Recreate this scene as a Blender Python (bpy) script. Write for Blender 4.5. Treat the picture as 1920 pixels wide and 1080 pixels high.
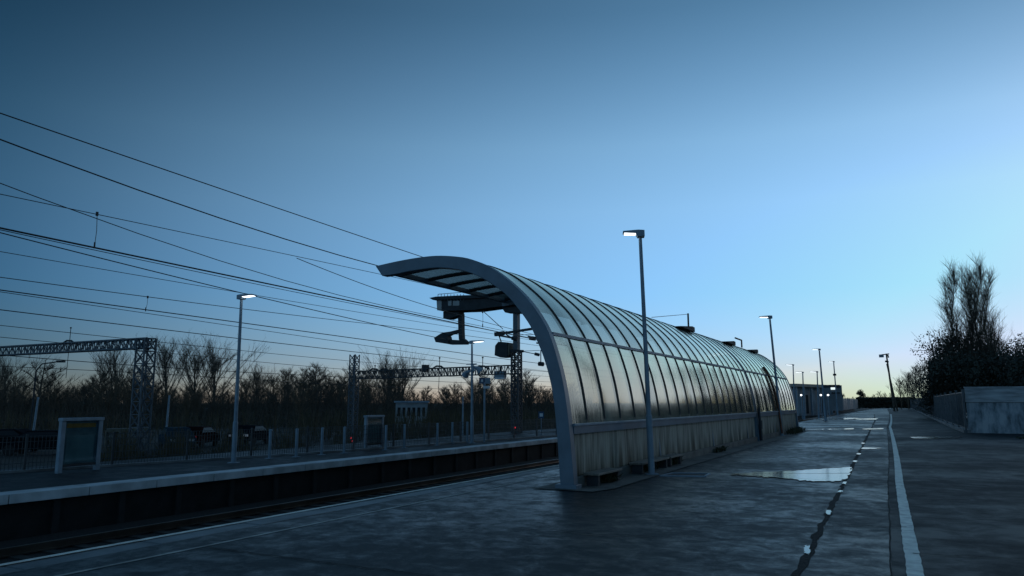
import bpy, bmesh, math, random
import numpy as np
from mathutils import Vector, Matrix, Euler

sc = bpy.context.scene
for o in list(bpy.data.objects): bpy.data.objects.remove(o)
C = sc.collection
R = math.radians
random.seed(7)

# ------------------------------------------------------------------ camera
F, HY, VX, H = 1400.0, 755.0, 1703.0, 1.6
PITCH = math.atan((HY-540)/F)
YAW = math.atan((VX-960)/math.hypot(F, HY-540))
cd = bpy.data.cameras.new('camera'); cam = bpy.data.objects.new('camera', cd); C.objects.link(cam)
cam.location = (0, 0, H); cam.rotation_euler = (math.pi/2+PITCH, 0, YAW)
cd.sensor_width = 36; cd.lens = 36*F/1920; cd.clip_start = .05; cd.clip_end = 6000
sc.camera = cam

# ------------------------------------------------------------------ sky, sun, exposure
SUN_EL, SUN_AZ = 12.0, 30.0          # azimuth clockwise from +Y
w = bpy.data.worlds.new('World'); sc.world = w; w.use_nodes = True
nt = w.node_tree; nt.nodes.clear()
out = nt.nodes.new('ShaderNodeOutputWorld'); bg = nt.nodes.new('ShaderNodeBackground')
sky = nt.nodes.new('ShaderNodeTexSky'); sky.sky_type = 'NISHITA'; sky.sun_disc = False
sky.sun_elevation = R(SUN_EL); sky.sun_rotation = R(SUN_AZ)
sky.air_density = 1.0; sky.dust_density = 0.2; sky.ozone_density = 6.0; sky.altitude = 50
# the evening sky is deeper overhead and fuller in its middle than the model's: scaled by elevation
tcw = nt.nodes.new('ShaderNodeTexCoord'); sx = nt.nodes.new('ShaderNodeSeparateXYZ'); nt.links.new(tcw.outputs['Generated'], sx.inputs[0])
rp_ = nt.nodes.new('ShaderNodeValToRGB'); nt.links.new(sx.outputs['Z'], rp_.inputs[0])
els = rp_.color_ramp.elements
STOPS = [(0.0, (1.30, 1.00, .98)), (.05, (1.25, 1.08, 1.18)), (.14, (1.45, 1.42, 1.40)), (.25, (2.2, 1.8, 1.45)), (.33, (2.3, 1.85, 1.38)), (.48, (1.34, 1.26, .95)), (.72, (1.15, 1.0, .74)), (1.0, (1.25, 1.08, .76))]
for i, (p, c) in enumerate(STOPS):
    e = els[i] if i < 2 else els.new(p)
    e.position = p; e.color = (*[v/4 for v in c], 1)
mulw = nt.nodes.new('ShaderNodeMix'); mulw.data_type = 'RGBA'; mulw.blend_type = 'MULTIPLY'; mulw.inputs['Factor'].default_value = 1
nt.links.new(sky.outputs[0], mulw.inputs['A']); nt.links.new(rp_.outputs[0], mulw.inputs['B'])
# and deeper away from the sunset side, save straight overhead
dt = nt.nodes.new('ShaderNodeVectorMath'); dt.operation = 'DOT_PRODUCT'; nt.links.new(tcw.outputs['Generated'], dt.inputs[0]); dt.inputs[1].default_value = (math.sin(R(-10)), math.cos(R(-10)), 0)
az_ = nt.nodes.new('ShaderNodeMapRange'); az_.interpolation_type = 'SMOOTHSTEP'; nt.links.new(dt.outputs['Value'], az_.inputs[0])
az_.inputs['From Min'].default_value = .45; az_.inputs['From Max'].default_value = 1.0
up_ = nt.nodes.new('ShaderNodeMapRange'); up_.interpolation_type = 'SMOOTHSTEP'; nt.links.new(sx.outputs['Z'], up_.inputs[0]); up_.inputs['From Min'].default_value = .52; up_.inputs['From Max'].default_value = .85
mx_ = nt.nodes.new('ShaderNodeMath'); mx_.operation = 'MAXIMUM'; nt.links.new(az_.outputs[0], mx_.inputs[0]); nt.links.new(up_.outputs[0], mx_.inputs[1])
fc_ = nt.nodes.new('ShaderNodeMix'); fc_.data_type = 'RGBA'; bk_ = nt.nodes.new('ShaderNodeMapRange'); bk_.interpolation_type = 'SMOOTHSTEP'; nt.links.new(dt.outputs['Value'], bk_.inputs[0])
bk_.inputs['From Min'].default_value = .15; bk_.inputs['From Max'].default_value = -.45; bk_.inputs['To Min'].default_value = 0; bk_.inputs['To Max'].default_value = .7   # added brightness in the unseen rear sky, to light camera-facing walls and trees
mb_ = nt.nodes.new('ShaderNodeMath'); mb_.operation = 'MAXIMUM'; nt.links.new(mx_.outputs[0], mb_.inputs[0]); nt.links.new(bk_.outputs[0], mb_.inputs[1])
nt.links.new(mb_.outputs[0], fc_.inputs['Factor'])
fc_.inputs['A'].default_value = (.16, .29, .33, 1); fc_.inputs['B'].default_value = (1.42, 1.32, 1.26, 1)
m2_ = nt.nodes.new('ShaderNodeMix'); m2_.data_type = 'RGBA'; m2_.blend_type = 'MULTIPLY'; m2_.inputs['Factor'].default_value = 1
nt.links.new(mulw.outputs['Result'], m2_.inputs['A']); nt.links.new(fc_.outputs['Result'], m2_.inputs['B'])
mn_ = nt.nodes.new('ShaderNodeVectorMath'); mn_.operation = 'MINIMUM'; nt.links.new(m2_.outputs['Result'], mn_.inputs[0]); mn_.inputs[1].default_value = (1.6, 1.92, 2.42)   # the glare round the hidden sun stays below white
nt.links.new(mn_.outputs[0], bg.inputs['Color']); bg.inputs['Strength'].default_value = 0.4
nt.links.new(bg.outputs[0], out.inputs['Surface'])
sl = bpy.data.lights.new('sun', 'SUN'); sl.energy = 0.04; sl.angle = R(10); sl.color = (1.0, .86, .72)
so = bpy.data.objects.new('sun', sl); C.objects.link(so)
sdir = Vector((math.sin(R(SUN_AZ))*math.cos(R(SUN_EL)), math.cos(R(SUN_AZ))*math.cos(R(SUN_EL)), math.sin(R(SUN_EL+1.5))))
so.rotation_euler = sdir.to_track_quat('Z', 'Y').to_euler(); so.location = (30, 30, 40)
sc.view_settings.view_transform = 'Standard'; sc.view_settings.look = 'None'
sc.view_settings.exposure = 0.0; sc.view_settings.gamma = 1.0
sc.render.engine = 'CYCLES'
sc.cycles.max_bounces = 6; sc.cycles.transparent_max_bounces = 16
sc.cycles.sample_clamp_indirect = 4.0
try: sc.cycles.use_denoising = True
except Exception: pass

# ------------------------------------------------------------------ measuring: where a line of sight meets a level, or a vertical plane
def ray(px, py):
    x = (px-960)/F; y = -(py-540)/F
    f = math.cos(PITCH)-y*math.sin(PITCH); u = math.sin(PITCH)+y*math.cos(PITCH)
    return (-math.sin(YAW)*f+math.cos(YAW)*x, math.cos(YAW)*f+math.sin(YAW)*x, u)
def onz(px, py, z=0.0):
    a = ray(px, py); t = (z-H)/a[2]; return Vector((a[0]*t, a[1]*t, z))
def onX(px, py, X):
    a = ray(px, py); t = X/a[0]; return Vector((X, a[1]*t, H+a[2]*t))
def onY(px, py, Y):
    a = ray(px, py); t = Y/a[1]; return Vector((a[0]*t, Y, H+a[2]*t))
def atdist(px, D, z):
    a = ray(px, 755); h = math.hypot(a[0], a[1]); return Vector((a[0]/h*D, a[1]/h*D, z))

ZF = -0.35      # far platform level
ZG = -1.5       # low ground beyond

# ------------------------------------------------------------------ materials
def mat(name, col, rough=.6, metal=0.0, var=.25, scale=3.0, bump=0.0, bscale=20.0, spec=.5, stretch=None, col2=None, emit=None, detail=6):
    m = bpy.data.materials.new(name); m.use_nodes = True; n = m.node_tree; L = n.links
    b = n.nodes['Principled BSDF']
    tc = n.nodes.new('ShaderNodeTexCoord'); mp = n.nodes.new('ShaderNodeMapping'); L.new(tc.outputs['Object'], mp.inputs['Vector'])
    if stretch: mp.inputs['Scale'].default_value = stretch
    ns = n.nodes.new('ShaderNodeTexNoise'); ns.inputs['Scale'].default_value = scale; ns.inputs['Detail'].default_value = detail
    L.new(mp.outputs[0], ns.inputs['Vector'])
    cr = n.nodes.new('ShaderNodeValToRGB'); L.new(ns.outputs['Fac'], cr.inputs[0])
    c1 = [max(0, c*(1-var)) for c in col]; c2 = list(col2) if col2 else [min(1, c*(1+var)) for c in col]
    cr.color_ramp.elements[0].position = .32; cr.color_ramp.elements[1].position = .68
    cr.color_ramp.elements[0].color = (*c1, 1); cr.color_ramp.elements[1].color = (*c2, 1)
    L.new(cr.outputs[0], b.inputs['Base Color'])
    b.inputs['Roughness'].default_value = rough; b.inputs['Metallic'].default_value = metal
    b.inputs['Specular IOR Level'].default_value = spec
    if bump:
        n2 = n.nodes.new('ShaderNodeTexNoise'); n2.inputs['Scale'].default_value = bscale; n2.inputs['Detail'].default_value = 4
        L.new(tc.outputs['Object'], n2.inputs['Vector'])
        bp = n.nodes.new('ShaderNodeBump'); bp.inputs['Strength'].default_value = bump; bp.inputs['Distance'].default_value = .02
        L.new(n2.outputs['Fac'], bp.inputs['Height']); L.new(bp.outputs[0], b.inputs['Normal'])
    if emit:
        b.inputs['Emission Color'].default_value = (*emit[0], 1); b.inputs['Emission Strength'].default_value = emit[1]
    return m

def asphalt(name, dark, light, r0, r1, blotch=.55, seed=0.0, bump=.35):
    m = bpy.data.materials.new(name); m.use_nodes = True; n = m.node_tree; L = n.links; N = n.nodes.new
    b = n.nodes['Principled BSDF']; tc = N('ShaderNodeTexCoord'); mp = N('ShaderNodeMapping'); L.new(tc.outputs['Object'], mp.inputs['Vector'])
    mp.inputs['Location'].default_value = (seed, seed*1.7, 0)
    def noise(s, d=5, r=.6, dist=0.0):
        x = N('ShaderNodeTexNoise'); x.inputs['Scale'].default_value = s; x.inputs['Detail'].default_value = d
        x.inputs['Roughness'].default_value = r; x.inputs['Distortion'].default_value = dist
        L.new(mp.outputs[0], x.inputs['Vector']); return x
    big = noise(.22, 4); mid = noise(blotch*5.5, 9, .74, .4); fine = noise(70, 3, .7)
    def math2(op, a, bb):
        x = N('ShaderNodeMath'); x.operation = op
        for i, v in enumerate((a, bb)):
            if isinstance(v, (int, float)): x.inputs[i].default_value = v
            else: L.new(v, x.inputs[i])
        return x.outputs[0]
    s = math2('ADD', math2('MULTIPLY', big.outputs[0], .45), math2('MULTIPLY', mid.outputs[0], .55))
    wet = N('ShaderNodeMapRange'); wet.inputs['From Min'].default_value = .43; wet.inputs['From Max'].default_value = .57
    L.new(s, wet.inputs['Value'])
    mix = N('ShaderNodeMix'); mix.data_type = 'RGBA'; L.new(wet.outputs[0], mix.inputs['Factor'])
    mix.inputs['A'].default_value = (*light, 1); mix.inputs['B'].default_value = (*dark, 1)
    ov = N('ShaderNodeMix'); ov.data_type = 'RGBA'; ov.blend_type = 'MULTIPLY'; ov.inputs['Factor'].default_value = .7
    fr = N('ShaderNodeMapRange'); fr.inputs['From Min'].default_value = .3; fr.inputs['From Max'].default_value = .7
    fr.inputs['To Min'].default_value = .35; fr.inputs['To Max'].default_value = 1.75
    L.new(fine.outputs[0], fr.inputs['Value']); L.new(mix.outputs['Result'], ov.inputs['A']); L.new(fr.outputs[0], ov.inputs['B'])
    L.new(ov.outputs['Result'], b.inputs['Base Color'])
    rr = N('ShaderNodeMapRange'); L.new(wet.outputs[0], rr.inputs['Value']); rr.inputs['To Min'].default_value = r1; rr.inputs['To Max'].default_value = r0
    L.new(rr.outputs[0], b.inputs['Roughness'])
    h = math2('ADD', math2('MULTIPLY', fine.outputs[0], .5), math2('MULTIPLY', mid.outputs[0], 2.0))
    bp = N('ShaderNodeBump'); bp.inputs['Strength'].default_value = bump; bp.inputs['Distance'].default_value = .012
    L.new(h, bp.inputs['Height']); L.new(bp.outputs[0], b.inputs['Normal'])
    b.inputs['Specular IOR Level'].default_value = .20
    return m

M = {}
M['asphalt'] = asphalt('wet_asphalt', (.006, .0095, .0108), (.0155, .021, .023), .33, .62, .55)
M['asphalt_road'] = asphalt('road_asphalt', (.0055, .009, .0105), (.012, .0175, .0195), .55, .8, .30, 13)
M['asphalt_strip'] = asphalt('strip_asphalt', (.010, .0155, .0175), (.024, .032, .034), .38, .68, .5, 31)
M['asphalt_far'] = asphalt('far_asphalt', (.016, .021, .025), (.03, .035, .038), .5, .74, .4, 5)
M['coping'] = mat('coping_concrete', (.14, .155, .16), .55, var=.5, scale=1.2, bump=.25, bscale=30)
M['coping_far'] = mat('pale_coping', (.50, .52, .53), .6, var=.3, scale=1.5, bump=.2)
M['white_paint'] = mat('worn_white_paint', (.84, .80, .70), .6, var=.25, scale=6, bump=.2, bscale=60)
M['line_paint'] = mat('faded_line_paint', (.34, .33, .29), .6, var=.5, scale=3)
M['crack'] = mat('crack_soil', (.006, .007, .006), .95, var=.5, scale=8, bump=.8, bscale=18)
M['apron'] = mat('apron_concrete', (.095, .095, .085), .75, var=.45, scale=1.6, bump=.3)
M['steel'] = mat('painted_steel', (.08, .132, .175), .42, var=.2, scale=2, bump=.05, bscale=40)
M['steel_dark'] = mat('dark_steel', (.018, .024, .029), .75, var=.3, scale=3)
M['galv'] = mat('galvanised_steel', (.17, .24, .295), .5, metal=.1, var=.18, scale=4)
M['lattice'] = mat('lattice_steel', (.06, .085, .105), .55, metal=.2, var=.2, scale=3)
M['lattice_dark'] = mat('dark_lattice_steel', (.035, .04, .045), .6, var=.3, scale=3)
M['wire'] = mat('wire_black', (.015, .016, .018), .5, var=.1)
M['ceramic'] = mat('insulator_brown', (.035, .028, .025), .3, var=.2)
M['lamp_on'] = mat('lamp_diffuser', (.8, .82, .85), .3, var=.02, emit=((.86, .94, 1.0), 3.5))
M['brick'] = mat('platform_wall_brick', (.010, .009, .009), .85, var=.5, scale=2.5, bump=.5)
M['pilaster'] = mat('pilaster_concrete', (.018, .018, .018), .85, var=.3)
M['ballast'] = mat('ballast', (.012, .011, .010), .95, var=.6, scale=14, bump=1.0, bscale=16)
M['sleeper'] = mat('sleeper', (.02, .019, .017), .9, var=.4)
M['rail'] = mat('rail_steel', (.20, .15, .12), .32, metal=.8, var=.3, scale=1.0)
M['soil'] = mat('ground_soil', (.024, .022, .017), .95, var=.5, scale=.25, bump=.6, bscale=3)
M['bark'] = mat('bare_bark', (.080, .063, .046), .9, var=.35, scale=2)
M['bark_warm'] = mat('bare_bark_warm', (.125, .092, .060), .9, var=.3, scale=2)
M['bark_pale'] = mat('bare_bark_pale', (.11, .092, .07), .9, var=.3, scale=2)
M['leaf_dark'] = mat('dark_leaf', (.028, .032, .021), .6, var=.5, scale=1.5)
M['leaf_dry'] = mat('dry_leaf', (.06, .046, .02), .8, var=.4, scale=1.0)
M['weed'] = mat('weed_green', (.035, .042, .018), .8, var=.5, scale=5)
M['wood'] = mat('bench_timber', (.17, .155, .13), .7, var=.3, scale=4, stretch=(8, .6, 8))
M['wall_white'] = mat('pale_render', (.24, .27, .285), .8, var=.25, scale=.8)
M['building_dark'] = mat('building_cladding', (.16, .18, .195), .5, var=.25, scale=.5)
M['roof_tan'] = mat('roof_fascia', (.30, .25, .20), .6, var=.2, scale=.5)
M['glass_dark'] = mat('dark_window', (.012, .015, .018), .5, spec=.15, var=.1)
M['car_dark'] = mat('car_paint_dark', (.006, .008, .011), .8, spec=.05, var=.1)
M['car_blue'] = mat('car_paint_blue', (.02, .04, .055), .8, spec=.05, var=.1)
M['car_red'] = mat('car_paint_red', (.022, .006, .005), .8, spec=.05, var=.1)
M['car_white'] = mat('car_paint_white', (.06, .066, .07), .45, spec=.2, var=.05)
M['tyre'] = mat('tyre_rubber', (.012, .012, .012), .9, var=.1)
M['tail'] = mat('tail_lamp', (.35, .02, .015), .3, var=.1, emit=((1, .05, .03), .2))
M['head'] = mat('head_lamp', (.7, .72, .75), .15, var=.05, emit=((1, .95, .85), .04))
M['rust'] = mat('rusty_pipe', (.13, .055, .03), .7, var=.4, scale=4)
M['rail_paint'] = mat('railing_paint', (.05, .062, .07), .5, var=.3, scale=4)
M['beige'] = mat('beige_sheet', (.11, .10, .075), .7, var=.3, scale=2)
M['orange'] = mat('orange_header', (.55, .22, .03), .5, var=.35, scale=3)
M['sign_blue'] = mat('sign_blue', (.02, .06, .13), .4, var=.1)
M['sign_white'] = mat('sign_white', (.55, .6, .63), .4, var=.05)
M['sign_lit'] = mat('lit_sign', (.8, .85, .86), .4, var=.02, emit=((.85, 1, 1), 1.0))
M['signal_red'] = mat('signal_red', (.4, .02, .03), .4, var=.05, emit=((1, .04, .06), .7))
M['board'] = mat('notice_board', (.13, .19, .21), .5, var=.4, scale=2.5)
M['fence_steel'] = mat('fence_steel', (.035, .042, .047), .5, var=.3, scale=4)
M['cabin_glass'] = mat('cabin_window', (.16, .17, .16), .15, var=.3, scale=2)

def water_mat():
    m = mat('puddle_water', (.010, .012, .014), .13, var=.2, spec=.5)
    n = m.node_tree; b = n.nodes['Principled BSDF']
    tc = n.nodes.new('ShaderNodeTexCoord'); ns = n.nodes.new('ShaderNodeTexNoise'); ns.inputs['Scale'].default_value = 1.6
    n.links.new(tc.outputs['Object'], ns.inputs['Vector'])
    bp = n.nodes.new('ShaderNodeBump'); bp.inputs['Strength'].default_value = .06; n.links.new(ns.outputs[0], bp.inputs['Height'])
    n.links.new(bp.outputs[0], b.inputs['Normal'])
    return m
M['water'] = water_mat()

def concrete_stained():
    m = bpy.data.materials.new('stained_concrete'); m.use_nodes = True; n = m.node_tree; L = n.links; N = n.nodes.new
    b = n.nodes['Principled BSDF']; tc = N('ShaderNodeTexCoord'); mp = N('ShaderNodeMapping'); L.new(tc.outputs['Object'], mp.inputs[0])
    mp.inputs['Scale'].default_value = (1.6, 1.6, .55)
    a = N('ShaderNodeTexNoise'); a.inputs['Scale'].default_value = 1.3; a.inputs['Detail'].default_value = 8; a.inputs['Roughness'].default_value = .65; L.new(mp.outputs[0], a.inputs['Vector'])
    cr = N('ShaderNodeValToRGB'); L.new(a.outputs[0], cr.inputs[0]); e = cr.color_ramp.elements
    e[0].position = .36; e[0].color = (.055, .065, .072, 1); e[1].position = .60; e[1].color = (.34, .37, .39, 1)
    e2 = e.new(.48); e2.color = (.19, .23, .255, 1)
    L.new(cr.outputs[0], b.inputs['Base Color']); b.inputs['Roughness'].default_value = .75
    f = N('ShaderNodeTexNoise'); f.inputs['Scale'].default_value = 14; L.new(tc.outputs['Object'], f.inputs['Vector'])
    bp = N('ShaderNodeBump'); bp.inputs['Strength'].default_value = .35; L.new(f.outputs[0], bp.inputs['Height']); L.new(bp.outputs[0], b.inputs['Normal'])
    return m
M['stained'] = concrete_stained()
M['stained_top'] = mat('pale_stained_band', (.29, .31, .32), .75, var=.35, scale=1.6, stretch=(.7, 1, 4), bump=.2)

def cladding_mat():
    # profiled sheet with run-down stains and moss near the foot (real dirt: fixed to the sheet)
    m = bpy.data.materials.new('profiled_cladding'); m.use_nodes = True; n = m.node_tree; L = n.links; N = n.nodes.new
    b = n.nodes['Principled BSDF']; tc = N('ShaderNodeTexCoord'); mp = N('ShaderNodeMapping'); L.new(tc.outputs['Object'], mp.inputs[0])
    mp.inputs['Scale'].default_value = (1, 3.2, .35)
    a = N('ShaderNodeTexNoise'); a.inputs['Scale'].default_value = 1.7; a.inputs['Detail'].default_value = 7; a.inputs['Roughness'].default_value = .6; L.new(mp.outputs[0], a.inputs['Vector'])
    cr = N('ShaderNodeValToRGB'); L.new(a.outputs[0], cr.inputs[0]); e = cr.color_ramp.elements
    e[0].position = .34; e[0].color = (.12, .12, .095, 1); e[1].position = .56; e[1].color = (.33, .32, .26, 1)
    sx = N('ShaderNodeSeparateXYZ'); L.new(tc.outputs['Object'], sx.inputs[0])
    st = N('ShaderNodeTexNoise'); st.inputs['Scale'].default_value = 1.0; st.inputs['Detail'].default_value = 5
    mp2 = N('ShaderNodeMapping'); mp2.inputs['Scale'].default_value = (1, 2.6, .2); L.new(tc.outputs['Object'], mp2.inputs[0]); L.new(mp2.outputs[0], st.inputs['Vector'])
    ad = N('ShaderNodeMath'); ad.operation = 'MULTIPLY_ADD'; L.new(st.outputs[0], ad.inputs[0]); ad.inputs[1].default_value = -2.4; ad.inputs[2].default_value = 1.75
    ad2 = N('ShaderNodeMath'); ad2.operation = 'ADD'; L.new(ad.outputs[0], ad2.inputs[0]); L.new(sx.outputs[2], ad2.inputs[1])
    mr = N('ShaderNodeMapRange'); mr.inputs['From Min'].default_value = .55; mr.inputs['From Max'].default_value = 1.15; L.new(ad2.outputs[0], mr.inputs[0])
    mx = N('ShaderNodeMix'); mx.data_type = 'RGBA'; L.new(mr.outputs[0], mx.inputs['Factor']); mx.inputs['A'].default_value = (.022, .028, .012, 1); L.new(cr.outputs[0], mx.inputs['B'])
    L.new(mx.outputs['Result'], b.inputs['Base Color']); b.inputs['Roughness'].default_value = .6
    return m
M['cladding'] = cladding_mat()

def panel_mat(name, trans, body, gloss_boost, rough):
    # weathered translucent plastic sheet: sky seen through it, scattered light in it, and a gloss that grows at a slant
    m = bpy.data.materials.new(name); m.use_nodes = True; n = m.node_tree; L = n.links; N = n.nodes.new
    n.nodes.clear(); o = N('ShaderNodeOutputMaterial'); tc = N('ShaderNodeTexCoord')
    mp = N('ShaderNodeMapping'); mp.inputs['Scale'].default_value = (.6, 7, .3); L.new(tc.outputs['Object'], mp.inputs[0])
    st = N('ShaderNodeTexNoise'); st.inputs['Scale'].default_value = 2.4; st.inputs['Detail'].default_value = 6; L.new(mp.outputs[0], st.inputs['Vector'])
    wv = N('ShaderNodeTexNoise'); wv.inputs['Scale'].default_value = .8; wv.inputs['Detail'].default_value = 2; L.new(tc.outputs['Object'], wv.inputs['Vector'])
    hs = N('ShaderNodeMath'); hs.operation = 'MULTIPLY_ADD'; L.new(st.outputs[0], hs.inputs[0]); hs.inputs[1].default_value = .22; L.new(wv.outputs[0], hs.inputs[2])
    bp = N('ShaderNodeBump'); bp.inputs['Strength'].default_value = .16; bp.inputs['Distance'].default_value = .05; L.new(hs.outputs[0], bp.inputs['Height'])
    cr = N('ShaderNodeValToRGB'); L.new(st.outputs[0], cr.inputs[0]); e = cr.color_ramp.elements
    e[0].position = .35; e[0].color = (*[c*.6 for c in body], 1); e[1].position = .65; e[1].color = (*body, 1)
    tl = N('ShaderNodeBsdfTranslucent'); L.new(cr.outputs[0], tl.inputs['Color'])
    df = N('ShaderNodeBsdfDiffuse'); L.new(cr.outputs[0], df.inputs['Color'])
    tr = N('ShaderNodeBsdfTransparent'); tr.inputs['Color'].default_value = (*trans, 1)
    m1 = N('ShaderNodeMixShader'); m1.inputs[0].default_value = .5; L.new(tl.outputs[0], m1.inputs[1]); L.new(df.outputs[0], m1.inputs[2])
    m2 = N('ShaderNodeMixShader'); m2.inputs[0].default_value = .42; L.new(m1.outputs[0], m2.inputs[1]); L.new(tr.outputs[0], m2.inputs[2])
    gl = N('ShaderNodeBsdfGlossy'); gl.inputs['Color'].default_value = (1.0, .96, .80, 1); L.new(bp.outputs[0], gl.inputs['Normal'])
    rr = N('ShaderNodeMapRange'); rr.inputs['To Min'].default_value = rough*.6; rr.inputs['To Max'].default_value = rough*1.6; L.new(st.outputs[0], rr.inputs[0]); L.new(rr.outputs[0], gl.inputs['Roughness'])
    lw = N('ShaderNodeLayerWeight'); pw = N('ShaderNodeMath'); pw.operation = 'POWER'; L.new(lw.outputs['Facing'], pw.inputs[0]); pw.inputs[1].default_value = 4.0
    fb = N('ShaderNodeMath'); fb.operation = 'MULTIPLY_ADD'; fb.use_clamp = True; L.new(pw.outputs[0], fb.inputs[0]); fb.inputs[1].default_value = gloss_boost; fb.inputs[2].default_value = .06
    m3 = N('ShaderNodeMixShader'); L.new(fb.outputs[0], m3.inputs[0]); L.new(m2.outputs[0], m3.inputs[1]); L.new(gl.outputs[0], m3.inputs[2])
    L.new(m3.outputs[0], o.inputs['Surface'])
    return m
M['roof_panel'] = panel_mat('roof_sheet', (.64, .68, .64), (.54, .57, .52), 1.45, .18)
M['wall_panel'] = panel_mat('wall_sheet', (.52, .55, .44), (.42, .43, .34), 1.6, .10)
def glass_mat():
    m = bpy.data.materials.new('cabinet_glass'); m.use_nodes = True; n = m.node_tree; L = n.links; n.nodes.clear(); N = n.nodes.new
    o = N('ShaderNodeOutputMaterial'); tr = N('ShaderNodeBsdfTransparent'); tr.inputs['Color'].default_value = (.75, .85, .87, 1)
    gl = N('ShaderNodeBsdfGlossy'); gl.inputs['Roughness'].default_value = .06; lw = N('ShaderNodeLayerWeight'); pw = N('ShaderNodeMath'); pw.operation = 'POWER'; L.new(lw.outputs['Facing'], pw.inputs[0]); pw.inputs[1].default_value = 4.0
    fr = N('ShaderNodeMath'); fr.operation = 'MULTIPLY_ADD'; L.new(pw.outputs[0], fr.inputs[0]); fr.inputs[1].default_value = .9; fr.inputs[2].default_value = .08
    mx = N('ShaderNodeMixShader'); L.new(fr.outputs[0], mx.inputs[0]); L.new(tr.outputs[0], mx.inputs[1]); L.new(gl.outputs[0], mx.inputs[2]); L.new(mx.outputs[0], o.inputs[0])
    return m
M['glass'] = glass_mat()

# ------------------------------------------------------------------ mesh helpers
class MB:
    def __init__(s): s.v = []; s.f = []; s.mi = []
    def add(s, vs, fs, mi=0):
        k = len(s.v); s.v += [tuple(v) for v in vs]; s.f += [tuple(i+k for i in f) for f in fs]; s.mi += [mi]*len(fs); return s
    def box(s, x0, y0, z0, x1, y1, z1):
        x0, x1 = min(x0, x1), max(x0, x1); y0, y1 = min(y0, y1), max(y0, y1); z0, z1 = min(z0, z1), max(z0, z1)
        return s.add([(x0,y0,z0),(x1,y0,z0),(x1,y1,z0),(x0,y1,z0),(x0,y0,z1),(x1,y0,z1),(x1,y1,z1),(x0,y1,z1)],
                     [(3,2,1,0),(4,5,6,7),(0,1,5,4),(1,2,6,5),(2,3,7,6),(3,0,4,7)])
    def bar(s, a, b, w, h=None, up=(0, 0, 1)):
        a, b = Vector(a), Vector(b); h = h or w; d = (b-a)
        if d.length < 1e-6: return s
        d.normalize(); u = Vector(up)
        if abs(d.dot(u)) > .98: u = Vector((0, 1, 0)) if abs(d.y) < .9 else Vector((1, 0, 0))
        x = d.cross(u).normalized(); y = x.cross(d).normalized()
        vs = [p + x*(i*w/2) + y*(j*h/2) for p in (a, b) for i, j in ((-1,-1),(1,-1),(1,1),(-1,1))]
        return s.add(vs, [(0,3,2,1),(4,5,6,7),(0,1,5,4),(1,2,6,5),(2,3,7,6),(3,0,4,7)])
    def tube(s, pts, rad, n=8, cap=True):
        pts = [Vector(p) for p in pts]; rad = rad if isinstance(rad, (list, tuple)) else [rad]*len(pts)
        k = len(s.v); prev = None
        for i, p in enumerate(pts):
            d = (pts[min(i+1, len(pts)-1)]-pts[max(i-1, 0)]).normalized()
            u = Vector((0, 0, 1)) if abs(d.z) < .95 else Vector((1, 0, 0))
            if prev is not None: u = prev
            x = d.cross(u).normalized(); y = x.cross(d).normalized(); prev = y
            for j in range(n):
                a = 2*math.pi*j/n; s.v.append(tuple(p+(x*math.cos(a)+y*math.sin(a))*rad[i]))
        for i in range(len(pts)-1):
            for j in range(n):
                a, b = k+i*n+j, k+i*n+(j+1) % n; s.f.append((a, b, b+n, a+n)); s.mi.append(0)
        if cap:
            s.f.append(tuple(k+j for j in range(n-1, -1, -1))); s.mi.append(0)
            s.f.append(tuple(k+(len(pts)-1)*n+j for j in range(n))); s.mi.append(0)
        return s
    def prism(s, poly, a, b, axis='y'):
        # poly: (u, v) outline; extruded from a to b along the axis
        n = len(poly)
        f = {'y': lambda u, v, t: (u, t, v), 'x': lambda u, v, t: (t, u, v), 'z': lambda u, v, t: (u, v, t)}[axis]
        vs = [f(u, v, a) for u, v in poly]+[f(u, v, b) for u, v in poly]
        return s.add(vs, [tuple(range(n)), tuple(range(2*n-1, n-1, -1))]+[(i, i+n, (i+1) % n+n, (i+1) % n) for i in range(n)])
    def strip(s, A, B):
        n = len(A); return s.add(list(A)+list(B), [(i, i+1, n+i+1, n+i) for i in range(n-1)])
    def build(s, name, m, parent=None, off=(0, 0, 0), smooth=False, bevel=0):
        me = bpy.data.meshes.new(name); o0 = Vector(off)
        me.from_pydata([tuple(Vector(v)-o0) for v in s.v], [], s.f)
        ms = m if isinstance(m, (list, tuple)) else [m]
        for x in ms: me.materials.append(x)
        if len(ms) > 1: me.polygons.foreach_set('material_index', s.mi)
        bm = bmesh.new(); bm.from_mesh(me); bmesh.ops.recalc_face_normals(bm, faces=bm.faces); bm.to_mesh(me); bm.free()
        if smooth: me.polygons.foreach_set('use_smooth', [True]*len(me.polygons))
        o = bpy.data.objects.new(name, me); C.objects.link(o)
        if parent is None: o.location = o0
        else: o.parent = parent
        if bevel:
            bv = o.modifiers.new('bevel', 'BEVEL'); bv.width = bevel; bv.segments = 2; bv.limit_method = 'ANGLE'; bv.angle_limit = R(50)
        return o

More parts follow.
